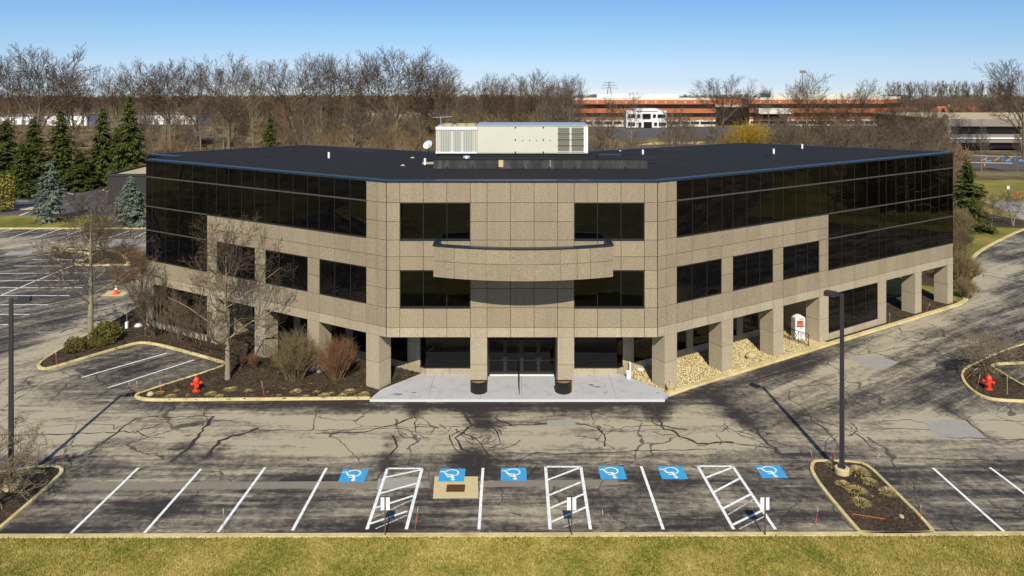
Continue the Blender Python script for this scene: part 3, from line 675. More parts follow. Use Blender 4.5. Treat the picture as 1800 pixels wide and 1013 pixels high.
def parent_origin(p):
    v = Vector((0, 0, 0))
    while p is not None: v = v + Vector(p.location); p = p.parent
    return v
GAP = .015
def panels(face, ts, zs, mt, parent, d0=-.06, d1=.0, skip=()):
    for i in range(len(ts) - 1):
        for j in range(len(zs) - 1):
            if (i, j) in skip: continue
            face.put('granite_panel', ts[i] + GAP, ts[i + 1] - GAP, zs[j] + GAP, zs[j + 1] - GAP, d0, d1, mt, parent)
def glazing(face, ts, zs, parent, d=.02, mt=None, mw=.04, transoms=True, frame=True, td=-.03, vm='mullion'):
    mt = mt or M['glass']
    for i in range(len(ts) - 1):
        for j in range(len(zs) - 1):
            face.put('glass_pane', ts[i] + .004, ts[i + 1] - .004, zs[j] + .004, zs[j + 1] - .004, d, d + .03, mt, parent)
    for t in ts: face.put('mullion', t - mw / 2, t + mw / 2, zs[0], zs[-1], d + td, d + .02, M['mullion'], parent)
    if transoms:
        for z in zs[1:-1]: face.put('transom', ts[0] + mw / 2, ts[-1] - mw / 2, z - .05, z + .05, d + td - .012, d + .02, M['transom'], parent)
    if frame:
        face.put('sill', ts[0] + mw / 2, ts[-1] - mw / 2, zs[0] - .02, zs[0] + .06, d + td - .04, d + .02, M['mullion'], parent)
        face.put('frame_head', ts[0] + mw / 2, ts[-1] - mw / 2, zs[-1] - .05, zs[-1] + .01, d + td, d + .02, M['mullion'], parent)

roof_poly = [(A.x, A.y), (B.x, B.y), pR(LEN_R), (39.55, 67.85), (23.75, 77.2), (7.05, 67.9), (-8.2, 67.9), (-20.8, 74.5), (-32.3, 65.5), (-28.7, 63.4), pL(LEN_L)]
def inset(poly, d):
    out = []; n_ = len(poly)
    for i in range(n_):
        p0, p1, p2 = Vector(poly[i - 1]), Vector(poly[i]), Vector(poly[(i + 1) % n_])
        e1, e2 = (p1 - p0).normalized(), (p2 - p1).normalized(); n1, n2 = Vector((-e1.y, e1.x)), Vector((-e2.y, e2.x))
        k = (n1 + n2) / (1 + max(-.5, n1.dot(n2))); out.append(tuple(p1 + k * d))
    return out
OL = Vector(office.location)
def rel(mb): mb.v = [(x - OL.x, y - OL.y, z - OL.z) for x, y, z in mb.v]; return mb
core_poly = inset(roof_poly, .045)
rel(MB().prism(core_poly, Z['soffit'] + .02, ZR - .1)).build('wall_core', M['joint'], office)
rear_poly = inset(roof_poly, .02)
bw = MB()
for i in range(2, 10):
    p, q = rear_poly[i], rear_poly[i + 1]
    bw.add([(*p, Z['soffit']), (*q, Z['soffit']), (*q, ZR - .08), (*p, ZR - .08)], [(0, 1, 2, 3)])
rel(bw).build('rear_glazing', M['glass'], office)
# roof deck sunk behind its metal edge
roof_in = inset(roof_poly, .33)
roof = rel(MB().sheet(roof_in, ZR - .07)).build('roof', M['roof'], office)
cp = MB(); n_ = len(roof_poly); ro = inset(roof_poly, -.09)
prof = [(ro, ZR - .11), (ro, ZR + .02), (inset(roof_poly, .33), ZR + .05), (inset(roof_poly, .335), ZR - .08)]
Vc = [(x, y, z) for pl, z in prof for x, y in pl]
cp.add(Vc, [(j * n_ + i, j * n_ + (i + 1) % n_, (j + 1) * n_ + (i + 1) % n_, (j + 1) * n_ + i) for j in range(3) for i in range(n_)])
rel(cp).build('coping', M['cap'], roof)

# front face, X measured from A
ff = Face(A, Vector((1, 0)))
TX = [0, .85, 2.374, 3.898, 5.422, 6.502, 8.026, 9.550, 11.074, 12.148, 13.662, 15.186, 16.70, 17.53]
front = rel(MB().box(A.x + .03, B.x - .03, A.y + .042, A.y + .06, Z['soffit'] + .03, ZR - .25)).build('wall', M['joint'], office)
zs_all = [Z['band'], Z['sill2'], Z['mid2'], Z['head2'], Z['j3'], Z['sill3'], Z['mid3'], Z['head3'], Z['top']]
wincols = (1, 2, 3, 9, 10, 11)
skip = {(c, r) for c in wincols for r in (1, 2, 5, 6)}
panels(ff, TX, zs_all, M['granite'], front, skip=skip)
panels(ff, TX, [Z['soffit'], Z['band']], M['granite_pale'], front, -.075, .0)
for k, (i0, i1) in enumerate(((1, 4), (9, 12))):
    for z0, z1 in ((Z['sill2'], Z['head2']), (Z['sill3'], Z['head3'])):
        w = tag(thing('window', None, None), None); w.parent = office
        glazing(ff, [TX[i0] + .03] + TX[i0 + 1:i1] + [TX[i1] - .03], [z0 + .02, z1 - .02], w, d=.005, transoms=False, td=-.035)
        for a_, b_ in ((TX[i0] + GAP, TX[i0] + .03), (TX[i1] - .03, TX[i1] - GAP)):
            ff.put('jamb', a_, b_, z0, z1, -.055, .03, M['joint'], w)
        ff.put('sill_cap', TX[i0], TX[i1], z0 - .03, z0 + .035, -.11, .0, M['cap'] if z0 > 8 else M['mullion'], w)

# wings
def wing(face, p, length, end_ts, narrow_after, is_left):
    w0, w3, pier = 1.70, 4.27, 1.12
    bays = []; t = w0
    for i in range(3): bays.append((t, t + w3)); t += w3 + pier
    tg = t
    ts = [w0]
    for a_, b_ in bays:
        ts += [a_ + w3 / 3, a_ + 2 * w3 / 3, b_, b_ + pier]
    wallp = thing('wall', None, None); wallp.parent = office
    # beige shoulder next to the front face
    panels(face, [.02, .77, w0], zs_all, M['granite'], wallp)
    panels(face, [.02, .60, w0] + ts[1:] + end_ts[1:], [Z['soffit'], Z['band']], M['granite_pale'], wallp, -.075, .0)
    panels(face, ts + end_ts[1:], [Z['band'], Z['sill2']], M['granite'], wallp)
    panels(face, ts, [Z['head2'], Z['j3'], Z['sill3']], M['granite'], wallp)
    for a_, b_ in bays: panels(face, [b_, b_ + pier], [Z['sill2'], Z['mid2'], Z['head2']], M['granite'], wallp)
    for a_, b_ in bays:
        w = thing('window', None, None); w.parent = office
        glazing(face, [a_ + .03, a_ + w3 / 3, a_ + 2 * w3 / 3, b_ - .03], [Z['sill2'] + .02, Z['head2'] - .02], w, d=.005, transoms=False, td=-.035, mt=M['glass'])
    cw = thing('curtain_wall', None, None); cw.parent = office
    glazing(face, ts, [Z['sill3'], Z['head3'], Z['top']], cw, d=-.05, td=-.02, mt=M['glass'] if is_left else M['glass_bronze'])
    cw2 = thing('curtain_wall', None, None); cw2.parent = office
    glazing(face, end_ts, [Z['sill2'], Z['head2'], Z['sill3'], Z['head3'], Z['top']], cw2, d=-.05, td=-.02, mt=M['glass'] if is_left else M['glass_bronze'])
    return bays, tg
LE = [17.87, 19.59, 21.31, 23.04, 24.76, 25.58]
RE = [17.87, 19.55, 21.23, 22.92, 24.60, 25.62, 27.05, 28.49, 29.92, 30.94, 32.37, 33.80, 35.23, 36.11]
fl, fr_ = Face(A, dL), Face(B, dR)
bays, tg = wing(fl, pL, LEN_L, LE, None, True)
wing(fr_, pR, LEN_R, RE, None, False)

# ground floor: deep columns carrying the storeys above
def column(face, t0, t1, dep, panels_z=(.06, 1.83, Z['soffit'] + .015)):
    c = thing('column', None, None); c.parent = office
    mid = face.o + face.d * (t0 + t1) / 2; c.location = mid - OL
    face.put('column_core', t0 + .04, t1 - .04, 0.0, Z['soffit'] + .01, .0, dep - .05, M['joint'], c)
    for z0, z1 in zip(panels_z[:-1], panels_z[1:]):
        face.put('granite_block', t0 + .003, t1 - .003, z0 + GAP, z1 - GAP, -.07, dep, M['granite_pale'], c)
    face.put('plinth', t0 - .05, t1 + .05, 0.0, .07, -.12, dep + .05, M['pad'], c)
for t0, t1 in ((.60, 1.70), (5.97, 7.09), (11.36, 12.48), (16.75, 17.87), (24.62, 25.58)): column(fl, t0, t1, 1.12)
for t0, t1 in ((.60, 1.70), (5.97, 7.09), (11.36, 12.48), (16.75, 17.87), (24.45, 25.62), (29.92, 30.94), (35.15, 36.10)): column(fr_, t0, t1, 1.12)
for t0, t1 in ((5.422, 6.502), (11.074, 12.148)): column(ff, t0, t1, 2.7, (.12, 1.83, Z['soffit'] + .015))

# recessed ground-floor walls
gf_poly = [(-5.92, 50.67), (7.20, 50.67), pR(.1, 3.5), pR(29.6, 3.5), (24.5, 74), (7.0, 66.5), (-8.2, 66.5), (-20, 72), pL(25.4, 3.5), pL(-.05, 3.5)]
gfc = inset(gf_poly, .06)
rel(MB().prism(gfc, .0, Z['soffit'] + .01)).build('wall_core', M['joint'], office)
soff = rel(MB().sheet(inset(roof_poly, .05)[::-1], Z['soffit'] + .015)); soff.f = [q[::-1] for q in soff.f]
soff.build('soffit', mat('soffit_stone', (.30, .25, .18), .9), office)
gl_ = Face(Vector(pL(0, 3.5)), dL); gr_ = Face(Vector(pR(0, 3.5)), dR)
def recess(face, runs, base_z=.62, glass_mt=None):
    """runs: (t0, t1, kind) along the recessed wall; base panels below, glass or stone above"""
    g = thing('ground_floor_wall', None, None); g.parent = office
    for t0, t1, k in runs:
        face.put('base_panel', t0 + .012, t1 - .012, .05, base_z, -.03, .05, M['granite_pale'], g)
        if k == 'g':
            face.put('glass_pane', t0 + .03, t1 - .03, base_z + .04, Z['soffit'] - .01, .0, .04, glass_mt or M['glass'], g)
            face.put('sill', t0, t1, base_z, base_z + .05, -.06, .04, M['mullion'], g)
            face.put('mullion', t0 - .03, t0 + .03, base_z + .05, Z['soffit'] - .01, -.03, .04, M['mullion'], g)
        else:
            for z0, z1 in ((base_z, 2.15), (2.15, Z['soffit'] - .01)):
                face.put('granite_panel', t0 + .012, t1 - .012, z0 + .012, z1 - .012, -.03, .05, M['granite_pale'], g)
def runs_for(bays, end, first):
    r = [(first, 1.1, 's')]
    x = 1.1
    for a_, b_ in bays:
        m_ = (a_ + b_) / 2
        r += [(x, m_ - .55, 'g'), (m_ - .55, m_ + .55, 's')]; x = m_ + .55
        r.append((x, b_ + .2, 'g')); r.append((b_ + .2, b_ + .9, 's')); x = b_ + .9
    r.append((x, end, 's')); return r
recess(gl_, runs_for(bays, 25.3, -.0)); recess(gr_, runs_for(bays, 29.4, .1), glass_mt=M['glass_bronze'])
# end wall of the right recess
ge = Face(Vector(pR(29.6, 3.5)), nR)
# window walls that come forward to the column line
def bay_window(face, t0, t1, nn, mt):
    g = thing('ground_floor_window', None, None); g.parent = office
    step = (t1 - t0) / nn; ts = [t0 + i * step for i in range(nn + 1)]
    for i in range(nn): face.put('base_panel', ts[i] + .012, ts[i + 1] - .012, .05, .62, -.06, .02, M['granite_pale'], g)
    face.put('plinth', t0, t1, 0.0, .1, -.1, .0, M['pad'], g)
    face.put('backing', t0, t1, .05, Z['soffit'], .06, .2, M['joint'], g)
    glazing(face, [ts[0] + .03] + ts[1:-1] + [ts[-1] - .03], [.64, Z['soffit'] - .01], g, d=.005, transoms=False, td=-.035, mt=mt)
bay_window(fl, 17.87, 24.62, 4, M['glass']); bay_window(fr_, 17.87, 24.45, 4, M['glass_bronze'])
# side cheeks closing the bays back to the recessed wall
for fc, t in ((fl, 17.4), (fr_, 17.4), (fl, 25.0), (fr_, 25.0)):
    fc.put('cheek_wall', t - .1, t + .1, .05, Z['soffit'], 1.12, 3.5, M['granite_pale'], office)
# recessed front windows either side of the entrance
fg = Face(Vector((A.x, 50.67)), Vector((1, 0)))
for t0, t1, sgn in ((-5.92 - A.x, 5.422, -1), (12.148, 7.20 - A.x, 1)):
    g = thing('ground_floor_window', None, None); g.parent = office
    nn = 2; step = (t1 - t0) / nn
    for i in range(nn): fg.put('base_panel', t0 + i * step + .012, t0 + (i + 1) * step - .012, .1, .55, -.05, .05, M['granite_pale'], g)
    fg.put('glass_pane', t0 + .02, t1 - .02, .62, Z['soffit'] - .01, -.01, .03, M['glass'], g)
    fg.put('sill', t0, t1, .55, .62, -.07, .03, M['mullion'], g)
for (x0, y0), (x1, y1) in (((-5.92, 50.67), pL(-.05, 3.5)), ((7.20, 50.67), pR(.1, 3.5))):
    g = thing('ground_floor_window', None, None); g.parent = office
    d_ = Vector((x1 - x0, y1 - y0)); fc = Face(Vector((x0, y0)), d_); L_ = d_.length
    fc.put('base_panel', .02, L_ - .02, .1, .55, -.04, .05, M['granite_pale'], g)
    fc.put('glass_pane', .03, L_ - .03, .62, Z['soffit'] - .01, -.01, .03, M['glass'], g)
    fc.put('sill', .0, L_, .55, .62, -.07, .03, M['mullion'], g)
# entrance doors
en = thing('entrance', None, None); en.parent = office; en.location = (0, 2.62, .13)
t0, t1 = 6.502, 11.074; dt = (t1 - t0) / 4
fd = Face(Vector((A.x, 50.62)), Vector((1, 0)))
fd.put('frame_head', t0 + .002, t1 - .002, 2.95, Z['soffit'] - .01, -.06, .04, M['black_metal'], en)
fd.put('frame_head', t0 + .002, t1 - .002, 2.42, 2.52, -.075, .04, M['black_metal'], en)
for i in range(4):
    dr = thing('door', None, None); dr.parent = en
    a_, b_ = t0 + i * dt, t0 + (i + 1) * dt
    fd.put('glass_pane', a_ + .11, b_ - .11, .36, 2.42, -.01, .02, M['glass'], dr)
    fd.put('transom_light', a_ + .06, b_ - .06, 2.52, 2.95, -.01, .02, M['glass'], en)
    for q0, q1 in ((a_ + .015, a_ + .11), (b_ - .11, b_ - .015)): fd.put('stile', q0, q1, .15, 2.42, -.05, .03, M['black_metal'], dr)
    fd.put('kick_rail', a_ + .11, b_ - .11, .15, .36, -.045, .03, M['black_metal'], dr)
    fd.put('push_bar', a_ + .11, b_ - .11, 1.12, 1.18, -.12, -.07, M['mullion'], dr)
    hx = b_ - .16 if i % 2 == 0 else a_ + .16
    fd.put('handle', hx - .015, hx + .015, .9, 1.5, -.14, -.11, M['mullion'], dr)
fd.put('threshold', t0, t1, .13, .16, -.25, .05, M['white'], en)
fd.put('jamb', t0 + .002, t0 + .10, .13, Z['soffit'] - .02, -.3, -.07, M['black_metal'], en)
fd.put('jamb', t1 - .10, t1 - .002, .13, Z['soffit'] - .02, -.3, -.07, M['black_metal'], en)

# curved balcony
bal = thing('balcony', None, None); bal.parent = office; bal.location = (0.06, 0, 8.0)
BX0, BX1, BD0, BD1 = -4.93, 6.33, 1.72, 2.77
bc = (BX0 + BX1) / 2; half = (BX1 - BX0) / 2; sag = BD1 - BD0; RB = (half ** 2 + sag ** 2) / (2 * sag)
def bpt(x, inn=0.0):
    cy = A.y - BD1 + RB; r = RB - inn; ang = math.asin((x - bc) / RB); return (bc + r * math.sin(ang), cy - r * math.cos(ang))
ob = Vector((OL.x + .06, OL.y, 8.0))
def brel(mb): mb.v = [(x - ob.x, y - ob.y, z - ob.z) for x, y, z in mb.v]; return mb
BZ0, BZM, BZ1 = 7.98, 8.98, 9.90
xs = [-4.93, -3.56, -2.70, -1.60, -.10, 1.40, 2.96, 4.02, 4.85, 6.33]
for x0, x1 in zip(xs[:-1], xs[1:]):
    k = max(2, int((x1 - x0) / .4)); xx = np.linspace(x0 + .015, x1 - .015, k + 1)
    for z0, z1 in ((BZ0, BZM), (BZM, BZ1)):
        poly = [bpt(x) for x in xx] + [bpt(x, .08) for x in xx[::-1]]
        brel(MB().prism(poly, z0 + GAP * (z0 > BZ0), z1 - GAP)).build('granite_panel', M['granite'], bal)
inner = [bpt(x, .06) for x in np.linspace(BX0 + .02, BX1 - .02, 30)]
brel(MB().prism(inner + [(BX1 - .02, A.y - .07), (BX0 + .02, A.y - .07)], BZ0 + .01, BZ0 + .35)).build('slab', mat('balcony_slab', (.16, .14, .11), .9), bal)
brel(MB().prism(inner + [bpt(x, .28) for x in np.linspace(BX0 + .02, BX1 - .02, 30)[::-1]], BZ0 + .36, BZ1 - .01)).build('parapet_core', M['granite'], bal)
for x0, x1 in ((BX0, BX0 + .3), (BX1 - .3, BX1)):
    brel(MB().box(x0 + .004, x1 - .004, A.y - BD0 + .12, A.y - .065, BZ0 + .02, BZ1 - .01)).build('return_wall', M['granite'], bal)
xx = np.linspace(BX0 - .03, BX1 + .03, 34)
brel(MB().prism([bpt(min(max(x, BX0 - .5), BX1 + .5), -.05) for x in xx] + [bpt(x, .34) for x in xx[::-1]], BZ1, BZ1 + .09)).build('coping', M['cap'], bal)
for x0, x1 in ((BX0 - .04, BX0 + .36), (BX1 - .36, BX1 + .04)):
    brel(MB().box(x0, x1, A.y - BD0 + .33, A.y - .06, BZ1, BZ1 + .088)).build('coping', M['cap'], bal)

# ------------------------------------------------------------------ on the roof
zr0 = ZR - .07
ru = thing('rooftop_plinth', 'long weathered black metal plinth on the roof under the air handling unit', 'roof plinth', (2.1, 55.2, zr0))
pb = MB().box(-7.96, 8.0, 0, 5.4, 0, .66); pb.build('plinth', M['curb_metal'], ru)
MB().box(-7.99, 8.03, -.04, 5.44, .66, .70).build('plinth_top', M['roof'], ru)
for i, x in enumerate(np.arange(-7.0, 8, 1.9)): MB().box(x, x + .12, -.06, -.002, .02, .16).build('bracket', M['black_metal'], ru)
for x0, x1, mt in ((-3.1, -2.75, 'pad'), (.7, .82, 'flash')):
    MB().box(x0, x1, -.012, -.001, .12, .64).build('flashing_patch', M[mt], ru)
MB().box(4.4, 6.2, .6, 1.4, .70, .95).build('duct_stub', M['black_metal'], ru)
hx0, hx1, hy0, hy1 = -5.88, 5.86, 57.05, 60.7; hz0, hz1 = 14.62, 16.79
hv = thing('rooftop_air_handler', 'long cream rooftop air handling unit with coil bank and two louvred intakes', 'air handler', (0, hy0, hz0))
MB().box(-5.7, 5.75, .15, 3.4, -.25, .0).build('base_rail', M['black_metal'], hv)
xm = -2.66
MB().box(xm, hx1, .03, 3.6, 0, 2.12).build('housing', M['hvac'], hv)
tp = MB(); 
V = [(xm - .03, -.03, 2.12), (hx1 + .04, -.03, 2.12), (hx1 + .04, 3.65, 2.14), (xm - .03, 3.65, 2.14)]; tp.add(V + [(x, y, z + .06) for x, y, z in V], [(0, 3, 2, 1), (4, 5, 6, 7), (0, 1, 5, 4), (1, 2, 6, 5), (2, 3, 7, 6), (3, 0, 4, 7)])
tp.build('lid', M['steel'], hv)
px_ = [839, 862, 880, 906, 931, 955, 980]; ex = [(p - 900) / 22.8 for p in px_]
for a_, b_ in zip(ex[:-1], ex[1:]):
    d_ = MB().box(a_ + .015, b_ - .015, .0, .03, .06, 2.08).build('access_door', M['hvac'], hv)
for i, (x, z) in enumerate([(906, 1.05), (906, .1), (955, .1), (955, 1.05), (906, 2.0), (955, 2.0)]):
    X = (x - 900) / 22.8; MB().box(X - .05, X + .05, -.03, -.001, z - .05, z + .05).build('latch', M['black_metal'], hv)
for x in (919, 931, 943, 967): X = (x - 900) / 22.8; MB().lathe([(0, -.03), (.06, -.03), (.06, .0)], 10).build('gauge', M['louvre'], hv, (X, -.005, 1.05)).rotation_euler = (0, 0, 0)
for a_, b_ in ((981, 1001), (1005, 1026)):
    x0, x1 = (a_ - 900) / 22.8, (b_ - 900) / 22.8
    lv = MB().box(x0, x1, -.01, .03, .15, 2.0).build('louvre', M['louvre'], hv)
    for k in range(4): MB().box(x0 - .04, x1 + .04, -.05, -.012, .15 + k * .46 - .015, .15 + k * .46 + .02).build('louvre_bar', M['rust'] if 0 < k else M['hvac_frame'], lv)
    for k in range(12): MB().box(x0 + .02, x1 - .02, -.03, -.011, .2 + k * .15, .25 + k * .15).build('slat', M['louvre'], lv)
MB().box(5.53, 5.86, -.005, .03, .06, 2.08).build('corner_post', M['hvac_frame'], hv)
# coil bank
cb = MB().box(hx0, xm - .02, .08, 3.3, .06, 2.04).build('coil_cabinet', M['hvac'], hv)
for (a_, b_) in ((768, 771), (773, 792), (797, 810), (814, 832), (834, 838)):
    x0, x1 = (a_ - 900) / 22.8, (b_ - 900) / 22.8
    c_ = MB().box(x0, x1, .04, .078, .15, 1.82).build('coil', M['hvac_fin'], hv)
    for k in range(max(2, int((x1 - x0) / .13))):
        X = x0 + (k + .3) * (x1 - x0) / max(2, int((x1 - x0) / .13)); MB().box(X, X + .045, .015, .039, .17, 1.80).build('fin', M['hvac'], c_)
MB().box(hx0 - .02, xm - .03, .0, .079, 1.83, 2.04).build('rail', M['hvac_frame'], hv); MB().box(hx0 - .02, xm - .03, .0, .079, .0, .14).build('rail', M['hvac_frame'], hv)
for x in (-5.05, -3.95, -3.2):
    MB().lathe([(.42, 0), (.45, .18), (.47, .2), (.40, .2), (.38, .05)], 18).build('fan_cowl', M['tan_roof'], hv, (x, 1.2, 2.04))
vt = thing('roof_exhaust_vent', 'round silver exhaust vent standing in front of the roof plinth', 'vent', (*gp(820, 294, zr0), zr0))
MB().lathe([(.0, 0.0), (.33, .0), (.33, .16)], 20).build('base_ring', M['black_metal'], vt)
MB().lathe([(.34, .16), (.36, .34), (.25, .36), (.25, .45)], 20, ).build('collar', M['steel'], vt, smooth=True)
MB().lathe([(.25, .45), (.25, .84), (.0, .88)], 20).build('stack', M['steel'], vt, smooth=True)
ds = thing('satellite_dish', 'grey satellite dish on a short mast left of the rooftop unit', 'satellite dish', (*gp(753, 288, zr0), zr0))
MB().tube([(0, 0, .02), (0, 0, 1.15), (.05, .1, 1.35)], .035, 8).build('mast', M['black_metal'], ds)
MB().box(-.45, .45, -.3, .3, 0, .12).build('ballast', M['tan_roof'], ds)
dm = MB().lathe([(.0, .0), (.15, .012), (.28, .045), (.40, .10)], 24, ).build('reflector', M['dish'], ds, (-.02, .05, 1.45), smooth=True); dm.rotation_euler = (math.radians(52), 0, math.radians(-28))
MB().tube([(.0, .0, 1.30), (.12, -.35, 1.42), (.08, -.42, 1.62)], .018, 6).build('feed_arm', M['black_metal'], ds)
for i, (x, y, h, lab) in enumerate([(578, 281, .62, 'white vent pipe alone on the left half of the roof'), (747, 293, .62, 'white vent pipe by the satellite dish mast'), (1130, 274, .52, 'white vent pipe just behind the right end of the roof plinth'),
                               (1360, 273, .56, 'thick white vent pipe in the middle of the right roof'), (1410, 264, .56, 'white vent pipe near the right rear roof edge'), (1090, 268.5, .2, 'short white vent stub near the rear roof edge')]):
    t = thing('vent_pipe', lab, 'vent pipe', (*gp(x, y, zr0), zr0), group='roof vent pipes')
    MB().lathe([(.09, 0), (.09, h), (.07, h), (.07, h - .05), (0, h - .05)], 12).build('pipe', M['white'], t, smooth=False); MB().lathe([(.2, 0), (.12, .06), (.1, .14)], 12).build('boot', M['black_metal'], t)
for x, y, lab in [(469, 275.5, 'pair of low black drain strainers on the left roof'), (1348, 274, 'pair of low black drain strainers on the right roof'), (1148, 288, 'pair of low black drain strainers right of the plinth')]:
    t = thing('roof_drain', lab, 'roof drain', (*gp(x, y, zr0), zr0), group='roof drains')
    for k in (-.14, .14): MB().lathe([(.1, 0), (.1, .1), (.0, .14)], 8).build('strainer', M['black_metal'], t, (k, 0, 0))
an = thing('roof_antenna', 'thin grey yagi antenna above the coil bank', 'antenna', (-5.7, 59.2, hz0 + 2.04))
MB().tube([(0, 0, 0), (0, 0, .75)], .025, 6).build('mast', M['steel'], an); MB().tube([(-.6, 0, .62), (.9, 0, .7)], .02, 6).build('boom', M['steel'], an)
for k in range(5): MB().tube([(-.5 + k * .3, -.3, .63 + k * .016), (-.5 + k * .3, .3, .63 + k * .016)], .012, 5).build('element', M['steel'], an)
for i, (x, y) in enumerate([(708, 291.5), (725, 278)]):
    tag(MB().add([(-.18, -.1, 0), (.2, -.06, 0), (.1, .14, 0), (-.1, .1, 0), (0, 0, .12)], [(0, 1, 4), (1, 2, 4), (2, 3, 4), (3, 0, 4)]).build('roof_debris', M['tan_roof'], None, (*gp(x, y, zr0), zr0)),
        ['small tan scrap lying on the roof near its left front edge', 'small tan scrap lying on the roof nearer the dish'][i], 'debris')

# ------------------------------------------------------------------ plants
WORDS = ['first', 'second', 'third', 'fourth', 'fifth', 'sixth', 'seventh', 'eighth', 'ninth', 'tenth', 'eleventh', 'twelfth', 'thirteenth', 'fourteenth', 'fifteenth', 'sixteenth', 'seventeenth', 'eighteenth', 'nineteenth', 'twentieth']
def grow_tree(seed, height, trunk_r, spread=1.0, clear=.32, levels=4, counts=(11, 7, 6, 4), angles=(48, 42, 40, 40), up=.10, lr=(.52, .50, .46, .42), wig=.16, rmin=.012, lean=0.0, sides=(8, 6, 4, 3, 3), multi=1, leader=.75, taper=.5, br=(.42, .66)):
    rg = random.Random(seed); out = [[] for _ in range(levels + 1)]
    def rv(): return Vector((rg.gauss(0, 1), rg.gauss(0, 1), rg.gauss(0, 1)))
    def branch(p, d, L, r, lev):
        ns = (7, 6, 4, 3, 2)[min(lev, 4)]; P = [p.copy()]; RR = [r]; q = p.copy(); d = d.normalized(); D = [d]
        end = max(rmin * .6, r * (.10 if lev == 0 else .25 if lev < levels else .4))
        for i in range(ns):
            d = (d + rv() * wig * (.22 if lev == 0 else 1) + Vector((0, 0, up * (.4 if lev == 0 else 1.0)))).normalized()
            q = q + d * (L / ns); P.append(q.copy()); RR.append(r + (end - r) * ((i + 1) / ns)); D.append(d)
        out[lev].append((P, RR))
        if lev >= levels: return
        n_ = counts[lev]; n_ = max(2, int(round(n_ * rg.uniform(.8, 1.2))))
        az = rg.uniform(0, 6.28)
        for k in range(n_):
            f0 = clear if lev == 0 else .22
            f = f0 + (1 - f0) * ((k + rg.uniform(.1, .9)) / n_)
            x = f * ns; i = min(int(x), ns - 1); u = x - i
            bp = P[i].lerp(P[i + 1], u); br_ = RR[i] + (RR[i + 1] - RR[i]) * u; bd = D[i + 1]
            az += 2.4 + rg.uniform(-.5, .5)
            ref = Vector((0, 0, 1)) if abs(bd.z) < .9 else Vector((1, 0, 0))
            u1 = bd.cross(ref).normalized(); u2 = bd.cross(u1)
            side = u1 * math.cos(az) + u2 * math.sin(az)
            an = math.radians(angles[lev] * rg.uniform(.7, 1.25)) * (1.15 - .45 * (f if lev == 0 else 0)) * (spread if lev == 0 else 1)
            nd = bd * math.cos(an) + side * math.sin(an)
            if lev >= 1 and nd.z < -.15: nd.z *= .3
            ll = L * lr[lev] * rg.uniform(.7, 1.2) * ((1.18 - .50 * (f - f0) / (1 - f0)) if lev == 0 else (1.15 - .5 * f))
            branch(bp, nd, ll, max(rmin, br_ * rg.uniform(*(br if lev == 0 else (.42, .66)))), lev + 1)
    for mlt in range(multi):
        a = mlt * 2.1 + rg.uniform(-.3, .3); tilt = 0 if multi == 1 else rg.uniform(.18, .42)
        branch(Vector((0, 0, -.1)), Vector((math.cos(a) * tilt + lean, math.sin(a) * tilt, 1)), height * leader * rg.uniform(.9, 1), trunk_r / math.sqrt(multi), 0)
    def bake(levs):
        VV, FF, o = [], [], 0
        for l in levs:
            if not out[l]: continue
            V, Fc = tubes_np(np.array([[tuple(p) for p in P] for P, _ in out[l]]), np.array([RR for _, RR in out[l]]), sides[min(l, 4)]); VV.append(V); FF.append(Fc + o); o += len(V)
        return np.concatenate(VV), np.concatenate(FF)
    return bake((0, 1)), bake(range(2, levels + 1))
def fit_tree(tr, height):
    """scale a grown tree so that its top stands at the given height"""
    (v0, f0), (v1, f1) = tr; k = height / max(v0[:, 2].max(), v1[:, 2].max()); return (v0 * k, f0), (v1 * k, f1)
class Tree:
    def __init__(s, tr, mt, mc, height):
        (v0, f0), (v1, f1) = fit_tree(tr, height); s.h = height
        s.w = np.percentile(np.abs(v1[:, :2]), 97)
        s.trunk = mesh_np('trunk', v0, f0, True); s.crown = mesh_np('crown', v1, f1); s.trunk.materials.append(mt); s.crown.materials.append(mc)
    def place(s, name, label, loc, scale=(1, 1, 1), rz=0, group=None, cat='tree'):
        t = thing(name, label, cat, (loc[0], loc[1], loc[2] if len(loc) > 2 else 0), rz, group); t.scale = scale
        obj('trunk', s.trunk, None, t); obj('crown', s.crown, None, t); return t

# the two bare street trees standing before the left wing
near1 = Tree(grow_tree(21, 13, .24, .95, .28, 4, (26, 9, 7, 5), (70, 45, 42, 40), .05, (.40, .46, .46, .45), .12, .011, leader=.90, br=(.30, .44)), M['bark_pale'], M['twig_mid'], 12.6)
near1.place('bare_tree', 'tall bare tree with a straight trunk in the mulch bed by the left lot', (*gp(160, 606), .1), (1.1, 1.1, 1))
near2 = Tree(grow_tree(36, 12, .22, 1.1, .26, 4, (17, 9, 7, 5), (66, 44, 40, 38), .07, (.56, .48, .46, .45), .13, .011, leader=.78, br=(.38, .56)), M['bark_pale'], M['twig_mid'], 11.6)
near2.place('bare_tree', 'spreading bare tree with a pale trunk in the mulch before the left wing windows', (*gp(400, 669), .1), (1.05, 1.05, 1), 2.0)
small = Tree(grow_tree(52, 6, .13, 1.3, .22, 4, (9, 7, 6, 4), (58, 48, 44, 40), .05, (.62, .52, .48, .45), .2, .008, multi=3, leader=.7), M['bark'], M['twig'], 5.2)
orn = Tree(grow_tree(53, 6, .13, 1.35, .16, 4, (9, 7, 6, 4), (60, 48, 44, 40), .04, (.66, .52, .48, .45), .22, .013, multi=3, leader=.7), M['bark'], M['twig_pale'], 4.6)
orn.place('bare_tree', 'low bare ornamental tree in the kerbed island at the lower left', (*gp(-12, 898), .1), (.82, .82, .88), .4)
orn.place('bare_tree', 'low spreading bare ornamental tree behind the hydrant in the right hand island', (*gp(1745, 663), .1), (.85, .85, .72), 2.2)
